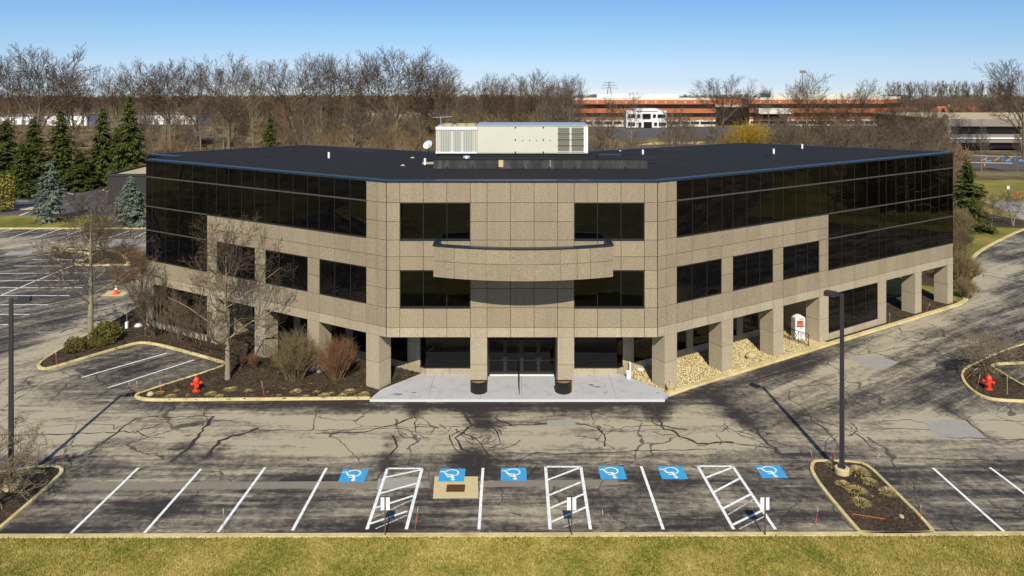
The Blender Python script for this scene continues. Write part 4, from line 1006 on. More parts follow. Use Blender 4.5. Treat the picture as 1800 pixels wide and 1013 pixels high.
small.place('bare_tree', 'small pale trunked tree on the little island in the left lot', (*gp(180, 452), .1), (1.05, 1.05, 1.05), 3.3)
small2 = Tree(grow_tree(57, 6, .12, 1.25, .25, 4, (9, 7, 6, 4), (55, 48, 44, 40), .05, (.6, .52, .48, .45), .2, .010, multi=2, leader=.75), M['bark_pale'], M['twig'], 5.5)
small2.place('bare_tree', 'small white trunked bare tree in the mulch beside the rear path at the right edge', (*gp(1781, 398), .06), (1.05, 1.05, .95), 1.0)
small2.place('bare_tree', 'small white trunked bare tree on the grass left of its twin by the rear drive', (*gp(1740, 408), .06), (.95, .95, 1.05), 2.6)
small2.place('bare_tree', 'small twiggy bare tree standing against the dark conifer past the right wing', (*gp(1694, 388), .06), (1.2, 1.2, .95), 4.2)

# multi-stemmed bare shrubs under the left wing
def grow_bush(seed, h, w, stems, kids, r=.014, sub=3, droop=.0):
    rg = random.Random(seed); BK = {}
    def add(P, RR, k=3): BK.setdefault((len(P), k), []).append((P, RR))
    for i in range(stems):
        a = rg.uniform(0, 6.283); u = math.sqrt(rg.random()); b = Vector((math.cos(a) * u * w * .16, math.sin(a) * u * w * .16, 0))
        tip = Vector((math.cos(a) * u * w * .5 * rg.uniform(.8, 1.05), math.sin(a) * u * w * .5 * rg.uniform(.8, 1.05), h * math.sqrt(max(.05, 1 - (u * .86) ** 2)) * rg.uniform(.72, 1.03)))
        mid = b.lerp(tip, .5) + Vector((rg.gauss(0, .05) * w, rg.gauss(0, .05) * w, h * .07)); P = [b, b.lerp(mid, .5) + Vector((0, 0, h * .03)), mid, mid.lerp(tip, .55), tip]
        add(P, [r * 1.5, r * 1.3, r, r * .8, r * .45], 4)
        for k in range(kids):
            f = rg.uniform(.25, .9); q = P[0].lerp(tip, f) if f < .01 else (P[1].lerp(P[2], f * 2) if f < .5 else P[2].lerp(P[4], (f - .5) * 2))
            d = (tip - b).normalized() + Vector((rg.gauss(0, .5), rg.gauss(0, .5), rg.uniform(-.1, .5) - droop)); L = h * rg.uniform(.16, .34); e = q + d.normalized() * L
            add([q, q.lerp(e, .5) + Vector((0, 0, .03 * h)), e], [r * .65, r * .5, r * .3])
            for s_ in range(sub):
                g = rg.uniform(.2, .9); q2 = q.lerp(e, g); d2 = d.normalized() + Vector((rg.gauss(0, .6), rg.gauss(0, .6), rg.uniform(-.1, .6))); add([q2, q2 + d2.normalized() * L * .45], [r * .4, r * .25])
    VV, FF, o = [], [], 0
    for (m_, k), lst in BK.items():
        V, Fc = tubes_np(np.array([[tuple(p) for p in P] for P, _ in lst]), np.array([RR for _, RR in lst]), k); VV.append(V); FF.append(Fc + o); o += len(V)
    return np.concatenate(VV), np.concatenate(FF)
class Bush:
    def __init__(s, arr, mt): s.me = mesh_np('twigs', *arr); s.me.materials.append(mt)
    def place(s, name, label, loc, scale=(1, 1, 1), rz=0, group=None):
        o = obj(name, s.me, None, None, loc, rz); o.scale = scale; return tag(o, label, 'shrub', group)
b_round = Bush(grow_bush(3, 3.2, 3.5, 120, 8, .013, 3), M['twig_olive']); b_red = Bush(grow_bush(4, 2.7, 2.9, 110, 8, .012, 3), M['twig_red'])
b_round.place('bare_shrub', 'big rounded olive brown twiggy bush in front of the left wing columns', (*gp(519, 668), .1), (1.02, 1.02, .98))
b_red.place('bare_shrub', 'rounded reddish twiggy bush beside the first left wing column', (*gp(592, 668), .1))
b_loose = Bush(grow_bush(5, 4.2, 4.0, 16, 16, .020, 4, .1), M['twig']); b_red2 = Bush(grow_bush(6, 3.2, 4.4, 26, 14, .014, 4, .2), M['twig_red'])
b_loose.place('bare_shrub', 'tall many stemmed bare shrub at the far corner of the left wing', (*gp(283, 590), .1), (1.05, 1.05, 1.1))
b_loose.place('bare_shrub', 'bare many stemmed shrub under the left wing ground floor window', (*gp(318, 598), .1), (.85, .85, .85), 1.3)
b_loose.place('bare_shrub', 'bare many stemmed shrub nearest the spreading tree under the left wing window', (*gp(355, 607), .1), (.8, .8, .8), 2.9)
b_red2.place('bare_shrub', 'reddish hazy bare shrub past the far end of the left wing', (*gp(245, 520), .1), (1.3, 1.3, 1.35))
b_red2.place('bare_shrub', 'reddish bare shrub low on the small island of the left lot', (*gp(222, 462), .1), (.8, .8, .7), 1.0)
for i, (x, y, s) in enumerate([(425, 645, .3), (447, 647, .33)]):
    b_red.place('bare_shrub', ['small brown dried shrub right of the spreading tree trunk', 'small orange tinged dried shrub below the second left column'][i], (*gp(x, y), .1), (s, s, s), i)
b_olive = Bush(grow_bush(8, 2.6, 3.4, 120, 9, .016, 3), M['twig_olive'])
for i, (x, y, s, l) in enumerate([(1690, 500, 1.15, 'rounded olive twiggy bush past the right end column'), (1672, 470, 1.2, 'olive twiggy bush behind the right end column'), (1688, 440, 1.0, 'brown twiggy bush between the right wall and the rear drive'), (1682, 415, 1.3, 'wide brown twiggy bush behind the right wing end'), (1698, 525, .7, 'small olive bush at the kerb bend by the right corner'), (1632, 478, 1.2, 'brown bush seen between the last two right columns'), (1612, 482, 1.0, 'dim bush seen left of the second last right column')]):
    b_olive.place('bare_shrub', l, (*gp(x, y), .05), (s, s, s), i * 1.7)
# tuft leaf builder
def leaf_ball(seed, n_, rx, ry, rz_, size, zc):
    rs = np.random.RandomState(seed); d = rs.normal(size=(n_, 3)); d /= np.linalg.norm(d, axis=1, keepdims=True); r = rs.uniform(.55, 1.0, (n_, 1)) ** .5
    lump = 1 + .18 * np.sin(d[:, :1] * 5 + seed) * np.cos(d[:, 1:2] * 4 + 1)
    P = d * r * lump * np.array([rx, ry, rz_]) + np.array([0, 0, zc]); P = P[P[:, 2] > .02]; n_ = len(P)
    t = rs.normal(size=(n_, 3)); u = rs.normal(size=(n_, 3)); s = size * rs.uniform(.6, 1.4, (n_, 1))
    t /= np.linalg.norm(t, axis=1, keepdims=True); u = np.cross(t, u); u /= np.linalg.norm(u, axis=1, keepdims=True)
    V = np.stack([P - t * s, P + u * s * .5, P + t * s, P - u * s * .5], 1).reshape(-1, 3); return V, np.arange(n_ * 4).reshape(-1, 4)
yew = mesh_np('leaves', *leaf_ball(2, 1500, 1.0, .9, .75, .085, .55)); yew.materials.append(M['yew'])
for x, y, s, l in [(187, 603, 1.15, 'larger clipped green shrub to the right of the straight trunked tree'), (131, 620, .8, 'green shrub in the tip of the mulch bed left of the tree'), (157, 614, .5, 'small green shrub at the foot of the straight trunked tree'), (177, 611, .5, 'small green shrub just below the larger clipped shrub')]:
    o = obj('evergreen_shrub', yew, None, None, (*gp(x, y), .1), x); o.scale = (s, s, s); tag(o, l, 'shrub', 'green shrubs in the left bed')
# ornamental straw tufts
def tuft(seed, n_=150, h=.42, w=.42):
    rg = random.Random(seed); V, Fc = [], []
    for i in range(n_):
        a = rg.uniform(0, 6.28); u = rg.random() ** .5; b = Vector((math.cos(a) * u * w * .4, math.sin(a) * u * w * .4, 0)); L = h * rg.uniform(.6, 1.1)
        t = b + Vector((math.cos(a) * (.2 + u) * w * .75, math.sin(a) * (.2 + u) * w * .75, L * (.95 - .75 * u))); s_ = Vector((-math.sin(a), math.cos(a), 0)) * .016
        m_ = b.lerp(t, .55) + Vector((0, 0, L * .28)); k = len(V); V += [b - s_, b + s_, m_ + s_, m_ - s_, t]; Fc += [(k, k + 1, k + 2), (k, k + 2, k + 3), (k + 3, k + 2, k + 4)]
    return np.array([tuple(v) for v in V]), np.array(Fc)
tuft_me = mesh_np('blades', *tuft(4)); tuft_me.materials.append(M['straw'])
for i, (x, y, s, l) in enumerate([(1465, 824, 1.0, 'straw grass clump behind the right lamp post base'), (1508, 836, 1.3, 'wide straw grass clump right of the lamp post base'), (1528, 853, .9, 'straw grass clump against the right kerb below the wide one'), (1483, 858, .9, 'straw grass clump just below the lamp post base'),
                                  (1506, 869, 1.1, 'straw grass clump in the middle of the lamp post island'), (1560, 871, 1.0, 'straw grass clump touching the right kerb of the lamp post island'), (1513, 890, 1.05, 'straw grass clump nearest the viewer in the lamp post island')]):
    o = obj('grass_clump', tuft_me, None, None, (*gp(x, y), .1), i); o.scale = (s, s, s * .8); tag(o, l, 'grass clump', 'straw grass clumps in the lamp post island')
TF = []
for i, (x, y) in enumerate([(437, 690), (370, 696), (330, 698), (300, 700), (385, 700), (490, 698), (520, 692), (538, 700), (556, 692), (570, 699), (582, 694), (602, 698), (615, 691), (625, 699), (640, 696), (280, 694), (310, 690), (405, 688)]):
    o = obj('grass_clump', tuft_me, None, None, (*gp(x, y), .1), i * 1.3); s = .55 + .25 * math.sin(i * 2.3); o.scale = (s * 1.3, s * 1.1, s * .45)
    TF.append((x, o))

for k, (x, o) in enumerate(sorted(TF, key=lambda q: q[0])): tag(o, f'flattened dry straw tuft behind the front kerb of the left bed, {WORDS[k]} from the left', 'grass clump', 'dry tufts along the front of the left bed')
# conifers
def conifer(seed, h, w, whorls, per, cards, size, droop=.25, ragged=.2, bare=.05):
    rs = np.random.RandomState(seed); V = []; nb = 0
    for i in range(whorls):
        f = (i + rs.uniform(0, .9)) / whorls; z = h * (bare + (1 - bare) * f); L0 = w * .5 * (1 - f) ** .85 + .12
        for k in range(per):
            a = rs.uniform(0, 6.283); L = L0 * (1 + .22 * np.sin(a * 2 + seed + f * 9)) * rs.uniform(1 - ragged * 1.3, 1 + ragged * .8); d = np.array([np.cos(a), np.sin(a)])
            n_ = max(3, int(cards * L / (w * .5)))
            u = rs.uniform(.12, 1.0, n_); lat = rs.normal(0, .10, n_) * L * (1.1 - u * .6); zz = z - droop * L * u ** 1.3 + .10 * L * u ** 4 + rs.normal(0, .03, n_) * L
            px_ = d[0] * L * u - d[1] * lat; py_ = d[1] * L * u + d[0] * lat
            s = size * rs.uniform(.6, 1.4, n_); b = a + rs.normal(0, .7, n_) + np.sign(lat) * .5
            dz = -rs.uniform(.1, .8, n_)
            p = np.stack([px_, py_, zz], 1); t = np.stack([np.cos(b), np.sin(b), dz], 1) * s[:, None]; sd = np.stack([-np.sin(b), np.cos(b), rs.normal(0, .4, n_)], 1) * s[:, None] * .38
            V.append(np.stack([p - t * .4 - sd * .6, p - t * .3 + sd * .7, p + t + sd * .2, p + t * .9 - sd * .3], 1).reshape(-1, 3))
    V = np.concatenate(V); return V, np.arange(len(V)).reshape(-1, 4)
class Conifer:
    def __init__(s, arr, h, mt):
        s.crown = mesh_np('crown', *arr); s.crown.materials.append(mt); V, Fc = tube_np(np.array([(0, 0, -.1), (0, 0, h * .5), (0, 0, h * .97)]), np.array([h * .017, h * .01, .02]), 7); s.trunk = mesh_np('trunk', V, Fc, True); s.trunk.materials.append(M['bark'])
    def place(s, name, label, loc, scale=(1, 1, 1), rz=0, group=None):
        t = thing(name, label, 'tree', (loc[0], loc[1], 0), rz, group); t.scale = scale; obj('trunk', s.trunk, None, t); obj('crown', s.crown, None, t); return t
c_green = [Conifer(conifer(61 + i, 16, 7.4, 52, 9, 40, .46, .38, .48), 16, M['needle']) for i in range(3)]
c_blue = Conifer(conifer(71, 7, 5.0, 38, 17, 60, .26, .18, .15), 7, M['needle_blue']); c_blue2 = Conifer(conifer(72, 8, 4.6, 26, 8, 34, .27, .22, .4), 8, M['needle_blue'])
c_blue.place('blue_spruce', 'full blue spruce beside the left end of the office building', gp(229, 396), (1.05, 1.05, .98))
c_blue2.place('blue_spruce', 'ragged open blue spruce on the grass strip left of the bare trees', gp(88, 391), (1.15, 1.15, 1.12), 1.0)
for i, (x, top, Y, s, l) in enumerate([(10, 210, 135, 1.15, 'dark green spruce cut by the left edge of the picture'), (60, 205, 138, 1.05, 'dark green spruce second from the left edge'), (107, 193, 138, 1.0, 'dark green spruce third from the left edge'), (180, 190, 142, .95, 'dark green spruce between the two groups of the spruce row'),
                                       (228, 168, 138, 1.05, 'tallest dark green spruce at the right end of the spruce row'), (38, 250, 128, .8, 'short bushy spruce in front of the left spruce row'), (140, 265, 136, .8, 'low spruce filling the gap in the middle of the spruce row'), (475, 200, 175, .75, 'narrow spruce rising behind the left rear roof edge'), (205, 225, 150, .8, 'half hidden spruce behind the tallest one')]):
    h = hz(top, Y); c_green[i % 3].place('spruce_tree', l, ((x - 900) * Y / F, Y), (s, s, h / 16), i * 1.1)
c_green[0].place('spruce_tree', 'broad dark conifer beside the far end of the right wing', (gp(1700, 405)[0] , gp(1700, 405)[1]), (.85, .85, hz(282, gp(1700, 405)[1]) / 16), .6)
gold = mesh_np('leaves', *leaf_ball(9, 1500, 2.3, 2.3, 3.2, .22, 2.6)); gold.materials.append(leaf('golden_cypress', (.12, .11, .015), (.28, .23, .04), 1.5))
tag(obj('golden_conifer', gold, None, None, (*gp(0, 372), 0)), 'rounded golden green conifer at the left edge below the spruces', 'shrub')

# the wood behind: tall bare trees
big = [Tree(grow_tree(101 + i, 27, .55, .8 + .08 * (i % 3), (.34, .38, .28, .36)[i % 4], 4, (13, 11, 8, 5), (50, 33, 30, 28), .035, (.74, .55, .46, .40), .055, .030, leader=.72, br=(.46, .62), sides=(7, 5, 4, 3, 3)), M['bark_dark'], M['twig_dark'], 27) for i in range(5)]
slim = [Tree(grow_tree(141 + i, 20, .28, .8, .30, 4, (14, 8, 7, 4), (44, 34, 32, 30), .08, (.45, .5, .46, .45), .08, .026, leader=.9, sides=(6, 4, 3, 3, 3)), M['bark_pale' if i else 'bark'], M['twig_far'], 20) for i in range(2)]
SKY = [  # photo column, top row, distance, crown width in photo pixels, kind
    (62, 73, 165, 165, 0), (130, 98, 172, 120, 1), (15, 88, 178, 130, 2), (205, 112, 200, 105, 3), (252, 103, 205, 100, 4), (300, 97, 205, 115, 0), (348, 102, 215, 95, 2), (402, 87, 205, 115, 1), (445, 103, 200, 90, 3),
    (515, 92, 212, 120, 4), (562, 89, 210, 105, 0), (607, 88, 205, 105, 1), (650, 84, 206, 100, 3), (695, 78, 198, 135, 0), (742, 90, 200, 115, 2), (778, 108, 205, 90, 4), (838, 124, 200, 85, 1), (880, 128, 205, 80, 3), (945, 117, 200, 90, 4), (912, 126, 208, 75, 2)]
order = {v: k for k, v in enumerate(sorted(range(len(SKY)), key=lambda i: SKY[i][0]))}
for i, (x, top, Y, w, k) in enumerate(SKY):
    h = hz(top, Y); s = h / 27
    big[k].place('bare_tree', f'tall bare woodland tree, {WORDS[order[i]]} from the left along the wood skyline', ((x - 900) * Y / F, Y, -.04), (w * Y / F / 2 / big[k].w, w * Y / F / 2 / big[k].w, s), i * 1.9 + .4, 'tall bare trees of the wood')
for i, (x, top, Y, w, k, l) in enumerate([(985, 128, 195, .7, 1, 'dense bare tree above the right end of the rooftop unit'), (1008, 126, 200, .55, 0, 'slim bare tree left of the brick offices'),
        (1272, 128, 235, 1.15, 4, 'broad dark bare tree standing between the two halves of the brick offices'), (1312, 150, 240, .7, 2, 'smaller bare tree touching the broad one before the brick offices'), (1420, 120, 150, .9, 3, 'gnarled bare tree before the right half of the brick offices'), (1502, 134, 165, .8, 1, 'round crowned bare tree before the right half of the brick offices'),
        (1560, 160, 160, .9, 0, 'low bare tree left of the parking deck'), (1800, 90, 190, 1.0, 4, 'tall bare tree cut by the right edge of the picture'), (1625, 175, 175, .8, 2, 'leaning bare tree hiding the end of the brick offices'), (1460, 165, 170, .8, 4, 'low bare tree between the gnarled and the round crowned tree')]):
    h = hz(top, Y); s = h / 27; big[k].place('bare_tree', l, ((x - 900) * Y / F, Y, -.04), (w * s, w * s, s), i * 2.3 + .2)
for i, (x, top, Y, w, l) in enumerate([(1075, 165, 200, .7, 'thin bare tree before the left end of the brick offices'), (1110, 160, 190, .8, 'slim bare tree before the white entrance of the brick offices'), (1052, 190, 170, .8, 'small bare tree just right of the rooftop unit'), (1172, 190, 210, .7, 'small bare tree right of the white entrance'), (1352, 148, 300, .6, 'lone small bare tree on the skyline right of the broad dark one'),
        (1725, 220, 165, .6, 'slender bare tree before the parking deck'), (1788, 225, 160, .6, 'pale leaning bare tree at the right end of the parking deck'), (1220, 215, 190, .8, 'low bare tree before the far car park'), (1390, 200, 150, .8, 'bare tree behind the right rear roof edge')]):
    h = hz(top, Y); s = h / 20; slim[i % 2].place('bare_tree', l, ((x - 900) * Y / F, Y, -.04), (w * s * 1.3, w * s * 1.3, s), i * 1.3)
def ordinal(k):
    ones = WORDS[:19]; tens = ['', '', 'twenty', 'thirty', 'forty', 'fifty', 'sixty', 'seventy']; tth = ['', '', 'twentieth', 'thirtieth', 'fortieth', 'fiftieth', 'sixtieth', 'seventieth']
    return ones[k - 1] if k < 20 else (tth[k // 10] if k % 10 == 0 else tens[k // 10] + '-' + ones[k % 10 - 1])
rg = random.Random(5); spots = []
for i in range(84):
    x = rg.choice([rg.uniform(230, 1010), rg.uniform(230, 760), rg.uniform(1330, 1660), rg.uniform(1030, 1660)]); Y = rg.uniform(150, 250) if x < 1020 else rg.uniform(115, 178); top = rg.uniform(165, 212) if x < 1020 else rg.uniform(182, 228)
    if 760 < x < 1010: top = rg.uniform(125, 170)
    if 1260 < x < 1380 and Y < 170: continue
    spots.append((x, top, Y, rg.uniform(.9, 1.5), rg.uniform(0, 6)))
for side, sel in (('behind the left roof', sorted(p for p in spots if p[0] < 1020)), ('behind the right roof', sorted(p for p in spots if p[0] >= 1020))):
    for i, (x, top, Y, w, a_) in enumerate(sel):
        h = hz(top, Y); s = h / 20
        slim[i % 2].place('bare_tree', f'slim understorey tree in the wood {side}, {ordinal(i + 1)} from the left', ((x - 900) * Y / F, Y, -.04), (w * s, w * s, s), a_, f'slim trees of the wood {side}')
b_gold = Bush(grow_bush(14, 7.5, 13, 330, 10, .035, 4, .25), M['twig_gold']); b_gold.place('willow_shrub', 'wide golden yellow willow thicket behind the right rear roof edge', ((1320 - 900) * 160 / F, 160, 0), (1.22, 1.1, 1.42))

# woodland undergrowth and the far woods: uncountable masses, merged
def gn_scatter(name, protos, places, mt, label, cat):
    """one object whose points carry copies of a few grown plants"""
    col = bpy.data.collections.new(name + '_kinds')
    for i, (V, Fc) in enumerate(protos):
        me = mesh_np(name + '_kind', V, Fc); me.materials.append(mt); col.objects.link(bpy.data.objects.new(f'{name}_kind_{i:02d}', me))
    P = np.array(places, float); me = bpy.data.meshes.new(name); me.vertices.add(len(P)); me.vertices.foreach_set('co', P[:, :3].astype(np.float32).ravel())
    at = me.attributes.new('scl', 'FLOAT_VECTOR', 'POINT'); at.data.foreach_set('vector', P[:, [3, 3, 4]].astype(np.float32).ravel())
    at = me.attributes.new('rot', 'FLOAT_VECTOR', 'POINT'); at.data.foreach_set('vector', np.stack([P[:, 5] * 0, P[:, 5] * 0, P[:, 5]], 1).astype(np.float32).ravel())
    at = me.attributes.new('pick', 'INT', 'POINT'); at.data.foreach_set('value', (np.arange(len(P)) % len(protos)).astype(np.int32))
    ob = obj(name, me, mt); g = bpy.data.node_groups.new(name, 'GeometryNodeTree')
    g.interface.new_socket('Geometry', in_out='INPUT', socket_type='NodeSocketGeometry'); g.interface.new_socket('Geometry', in_out='OUTPUT', socket_type='NodeSocketGeometry')
    gi, go = g.nodes.new('NodeGroupInput'), g.nodes.new('NodeGroupOutput'); iop = g.nodes.new('GeometryNodeInstanceOnPoints'); ci = g.nodes.new('GeometryNodeCollectionInfo')
    ci.inputs[0].default_value = col; ci.inputs['Separate Children'].default_value = True; ci.inputs['Reset Children'].default_value = True
    def na(nm, ty):
        q = g.nodes.new('GeometryNodeInputNamedAttribute'); q.data_type = ty; q.inputs[0].default_value = nm; return q.outputs[0]
    L = g.links.new; L(gi.outputs[0], iop.inputs['Points']); L(ci.outputs[0], iop.inputs['Instance']); iop.inputs['Pick Instance'].default_value = True
    L(na('pick', 'INT'), iop.inputs['Instance Index']); L(na('rot', 'FLOAT_VECTOR'), iop.inputs['Rotation']); L(na('scl', 'FLOAT_VECTOR'), iop.inputs['Scale']); L(iop.outputs[0], go.inputs[0])
    ob.modifiers.new('scatter', 'NODES').node_group = g
    return tag(ob, label, cat, kind='stuff')
low = [grow_bush(200 + i, 5.5, 6, 26, 9, .045, 3) for i in range(4)]
rg = random.Random(9); pl = []
for i in range(1500):
    Y = rg.uniform(128, 300); x = rg.uniform(-40, 1040) if rg.random() < .75 else rg.uniform(1030, 1680)
    if x > 1030: Y = rg.uniform(118, 178)
    if x < 260 and Y < 165: continue
    if x < 480 and rg.random() < .72: continue
    if 1110 < x < 1260 and rg.random() < .75: continue
    if 1255 < x < 1385 and Y < 172: continue
    hgt = rg.uniform(.6, 1.2) if rg.random() < .6 else rg.uniform(1.2, 1.7)
    if x > 1030: hgt = rg.uniform(.6, 1.35)
    pl.append(((x - 900) * Y / F, Y, -.05, rg.uniform(.8, 1.5), hgt * (1 if x > 480 else .5), rg.uniform(0, 6)))
gn_scatter('undergrowth', low, pl, M['brush'], 'brown tangle of bare undergrowth filling the wood behind the roof', 'undergrowth')
far = []
for i in range(4):
    tr = fit_tree(grow_tree(300 + i, 18, .5, .85, .3, 3, (9, 7, 6, 4), (48, 42, 40, 38), .1, (.55, .5, .5, .45), .16, .07, leader=.8, sides=(4, 3, 3, 3, 3)), 18); far.append((np.concatenate([tr[0][0], tr[1][0]]), np.concatenate([tr[0][1], tr[1][1] + len(tr[0][0])])))
pl = []
for i in range(3200):
    Y = rg.uniform(300, 760); x = rg.uniform(-120, 1920)
    if 980 < x < 1660 and Y < 400: continue
    if x < 420 and Y < 400 and rg.random() < .85: continue
    top = 20.25 - .0187 * Y * rg.uniform(.93, 1.5)
    if top < 3: continue
    pl.append(((x - 900) * Y / F, Y, 0, rg.uniform(.5, .9), top / 18, rg.uniform(0, 6)))
gn_scatter('far_wood', far, pl, M['brush_far'], 'brown bare far wood along the horizon', 'wood')
rowp = []
for i in range(36):
    x = 1565 + i * 6.3 + rg.uniform(-4, 4); Y = rg.uniform(470, 520); rowp.append(((x - 900) * Y / F, Y, 0, rg.uniform(.5, .75), rg.uniform(1.06, 1.17), rg.uniform(0, 6)))
gn_scatter('far_tree_belt', far, rowp, M['twig_dark'], 'tight belt of tall bare trees beyond the parking deck', 'wood')

# ------------------------------------------------------------------ far buildings
def bldg(name, label, x0, x1, Y, depth, top, loc_only=False):
    return thing(name, label, 'building', ((x0 + x1) / 2, Y, 0))
YB = 322.0
def bx_(xp): return (xp - 900) * YB / F
bb = bldg('brick_office', 'long orange brick office with ribbon windows and a white entrance pavilion in the distance', bx_(1008), bx_(1625), YB, 30, 12)
ox = bb.location.x
def bbox(name, x0, x1, y0, y1, d0, d1, mt, parent):
    o = MB().box(bx_(x0) - ox, bx_(x1) - ox, d0, d1, hz(y1, YB), hz(y0, YB)).build(name, mt, parent); return o
for x0, x1, d0, dd in ((1008, 1258, 0, 30), (1322, 1560, 4, 30)):
    bbox('wall', x0, x1, 174.5, 219.5, d0 + .5, d0 + dd, M['window_far'], bb)
    for y0, y1, mt in ((172, 176, 'offwhite'), (176, 183.5, 'brick'), (191, 199, 'brick'), (206, 211, 'brick'), (211, 214, 'offwhite'), (219, 222.8, 'offwhite')):
        bbox('spandrel', x0, x1, y0, y1, d0, d0 + .5, M[mt], bb)
    for k in range(int((x1 - x0) / 17)): bbox('pier', x0 + k * 17, x0 + k * 17 + 2.5, 214, 219, d0 - .05, d0 + .45, M['offwhite'], bb)
for k in range(36):
    x = 1014 + k * 17.2
    if x < 1254 or 1326 < x < 1556: bbox('medallion', x, x + 2.2, 178.8, 181, (0 if x < 1260 else 4) - .12, (0 if x < 1260 else 4) - .01, M['offwhite'], bb)
bbox('wall', 1258, 1322, 176, 222, 14, 30, M['brick'], bb); bbox('link_band', 1258, 1322, 186, 190, 13.8, 14, M['offwhite'], bb); bbox('link_glass', 1258, 1322, 191, 221, 13.7, 13.99, M['window_far'], bb)
rw = MB()
for y0, y1, mt in ((171.5, 175.5, 'offwhite'), (175.5, 183, 'brick'), (183, 190.5, 'window_far'), (190.5, 199, 'brick'), (199, 206, 'window_far'), (206, 222, 'brick')):
    a_, b_ = (bx_(1560) - ox, 4.0), (bx_(1625) - ox - 2, 16.0)
    MB().prism([a_, b_, (b_[0] - 3, b_[1] + 20), (a_[0], 30)], hz(y1, YB), hz(y0, YB)).build('wing_band', M[mt], bb)
bbox('penthouse', 1053, 1200, 167, 173, 8, 22, M['white'], bb); bbox('penthouse', 1366, 1560, 165.5, 173, 8, 22, M['offwhite'], bb)
pv = bbox('pavilion', 1097, 1167, 194, 222.8, -6, .0, M['white'], bb); bbox('pavilion_gable', 1112, 1152, 190.5, 194, -6.5, .0, M['white'], bb)
for x0, x1, y0, y1 in ((1100, 1112, 200, 205), (1116, 1121, 200, 205), (1125, 1139, 199, 207), (1143, 1148, 200, 205), (1151, 1164, 200, 205), (1100, 1112, 214, 219), (1118, 1123, 214, 221), (1127, 1141, 213, 222.5), (1145, 1150, 214, 219), (1153, 1165, 214, 219)):
    bbox('window', x0, x1, y0, y1, -6.6, -6.02, M['window_far'], bb)
bp = bbox('portico', 1330, 1390, 191, 200, -3, 4, M['offwhite'], bb)
YD = 213.0
pdk = thing('parking_deck', 'low grey concrete parking deck at the right behind the trees', 'building', (135, YD, 0))
def dk(name, x0, x1, y0, y1, d0, d1, mt): return MB().box((x0 - 900) * YD / F - 135, (x1 - 900) * YD / F - 135, d0, d1, hz(y1, YD), hz(y0, YD)).build(name, mt, pdk)
dk('wall', 1662, 1990, 212.5, 262, 1.0, 40, M['window_far']); dk('parapet', 1660, 1992, 210, 222.5, 0, 1.0, M['deck']); dk('spandrel', 1660, 1992, 236.5, 251, 0, 1.0, M['deck']); dk('rail', 1668, 1990, 242, 244.5, -.3, -.01, M['white'])
dk('deck_slab', 1660, 1992, 209.6, 212.2, 1.02, 44, M['tan_roof'])
for x in (1666, 1795, 1900): dk('pillar', x, x + 6, 222.5, 264, .02, .98, M['deck'])
hs = thing('house', 'small house with a red tiled roof among dark conifers beyond the parking deck', 'building', ((1690 - 900) * 330 / F, 330, 0))
MB().box(-10, 10, 0, 9, 0, 5.2).build('wall', M['offwhite'], hs); MB().add([(-11, -1, 5.0), (11, -1, 5.0), (11, 10, 5.0), (-11, 10, 5.0), (-8, 4.5, 8.6), (9, 4.5, 8.6)], [(0, 1, 5, 4), (1, 2, 5), (2, 3, 4, 5), (3, 0, 4), (0, 3, 2, 1)]).build('roof', M['red_roof'], hs)
MB().box(-4, -3.2, 3, 4, 6.5, 9.4).build('chimney', M['offwhite'], hs)
for i, (x, w) in enumerate(((1658, 1.0), (1672, .8), (1732, 1.1))):
    Y = 315; c_green[i % 3].place('spruce_tree', ['dark conifer left of the red roofed house', 'second dark conifer left of the red roofed house', 'dark conifer right of the red roofed house'][i], ((x - 900) * Y / F, Y), (w, w, hz(190 if i < 2 else 178, Y) / 16), i)
for i, (x0, x1, y0, y1, l) in enumerate([(-20, 62, 205, 216, 'long white warehouse glimpsed at the far left edge'), (74, 152, 203, 218, 'white warehouse behind the left spruces'), (224, 345, 202, 216, 'white warehouse behind the wood left of the building'), (408, 640, 175, 186, 'wide beige building far beyond the wood'), (642, 762, 198, 206, 'long pale shed far behind the wood')]):
    Y = 26325 / (y1 + 3 - YH); t = thing('warehouse', l, 'building', (((x0 + x1) / 2 - 900) * Y / F, Y, 0)); w = (x1 - x0) * Y / F / 2
    MB().box(-w, w, 0, 18, 0, hz(y0, Y)).build('wall', M['white'] if i != 3 else M['offwhite'], t); MB().box(-w - .3, w + .3, -.3, 18.3, hz(y0, Y), hz(y0, Y) + .5).build('roof_edge', M['deck'], t)
    for k in range(6): MB().box(-w + (k + .3) * w / 3, -w + (k + .3) * w / 3 + w * .12, -.06, .02, .2, hz(y0, Y) * .55).build('dock_door', M['deck'], t)
lb = thing('service_building', 'low dark flat roofed block beside the blue spruce at the left', 'building', ((245 - 900) * 120 / F, 120, 0))
MB().box(-5.2, 14, 0, 22, 0, 4.75).build('wall', M['dark_brick'], lb); MB().box(-5.0, 13.8, .2, 21.8, 4.75, 4.80).build('roof', M['tan_roof'], lb)
for a_ in ((-5.3, 14.1, -.1, .2), (-5.3, 14.1, 21.8, 22.1), (-5.3, -5.0, .2, 21.8)): MB().box(a_[0], a_[1], a_[2], a_[3], 4.70, 5.1).build('parapet', M['dark_brick'], lb)
MB().box(1.5, 2.7, 8, 9.2, 4.8, 5.6).build('roof_unit', M['black_metal'], lb)
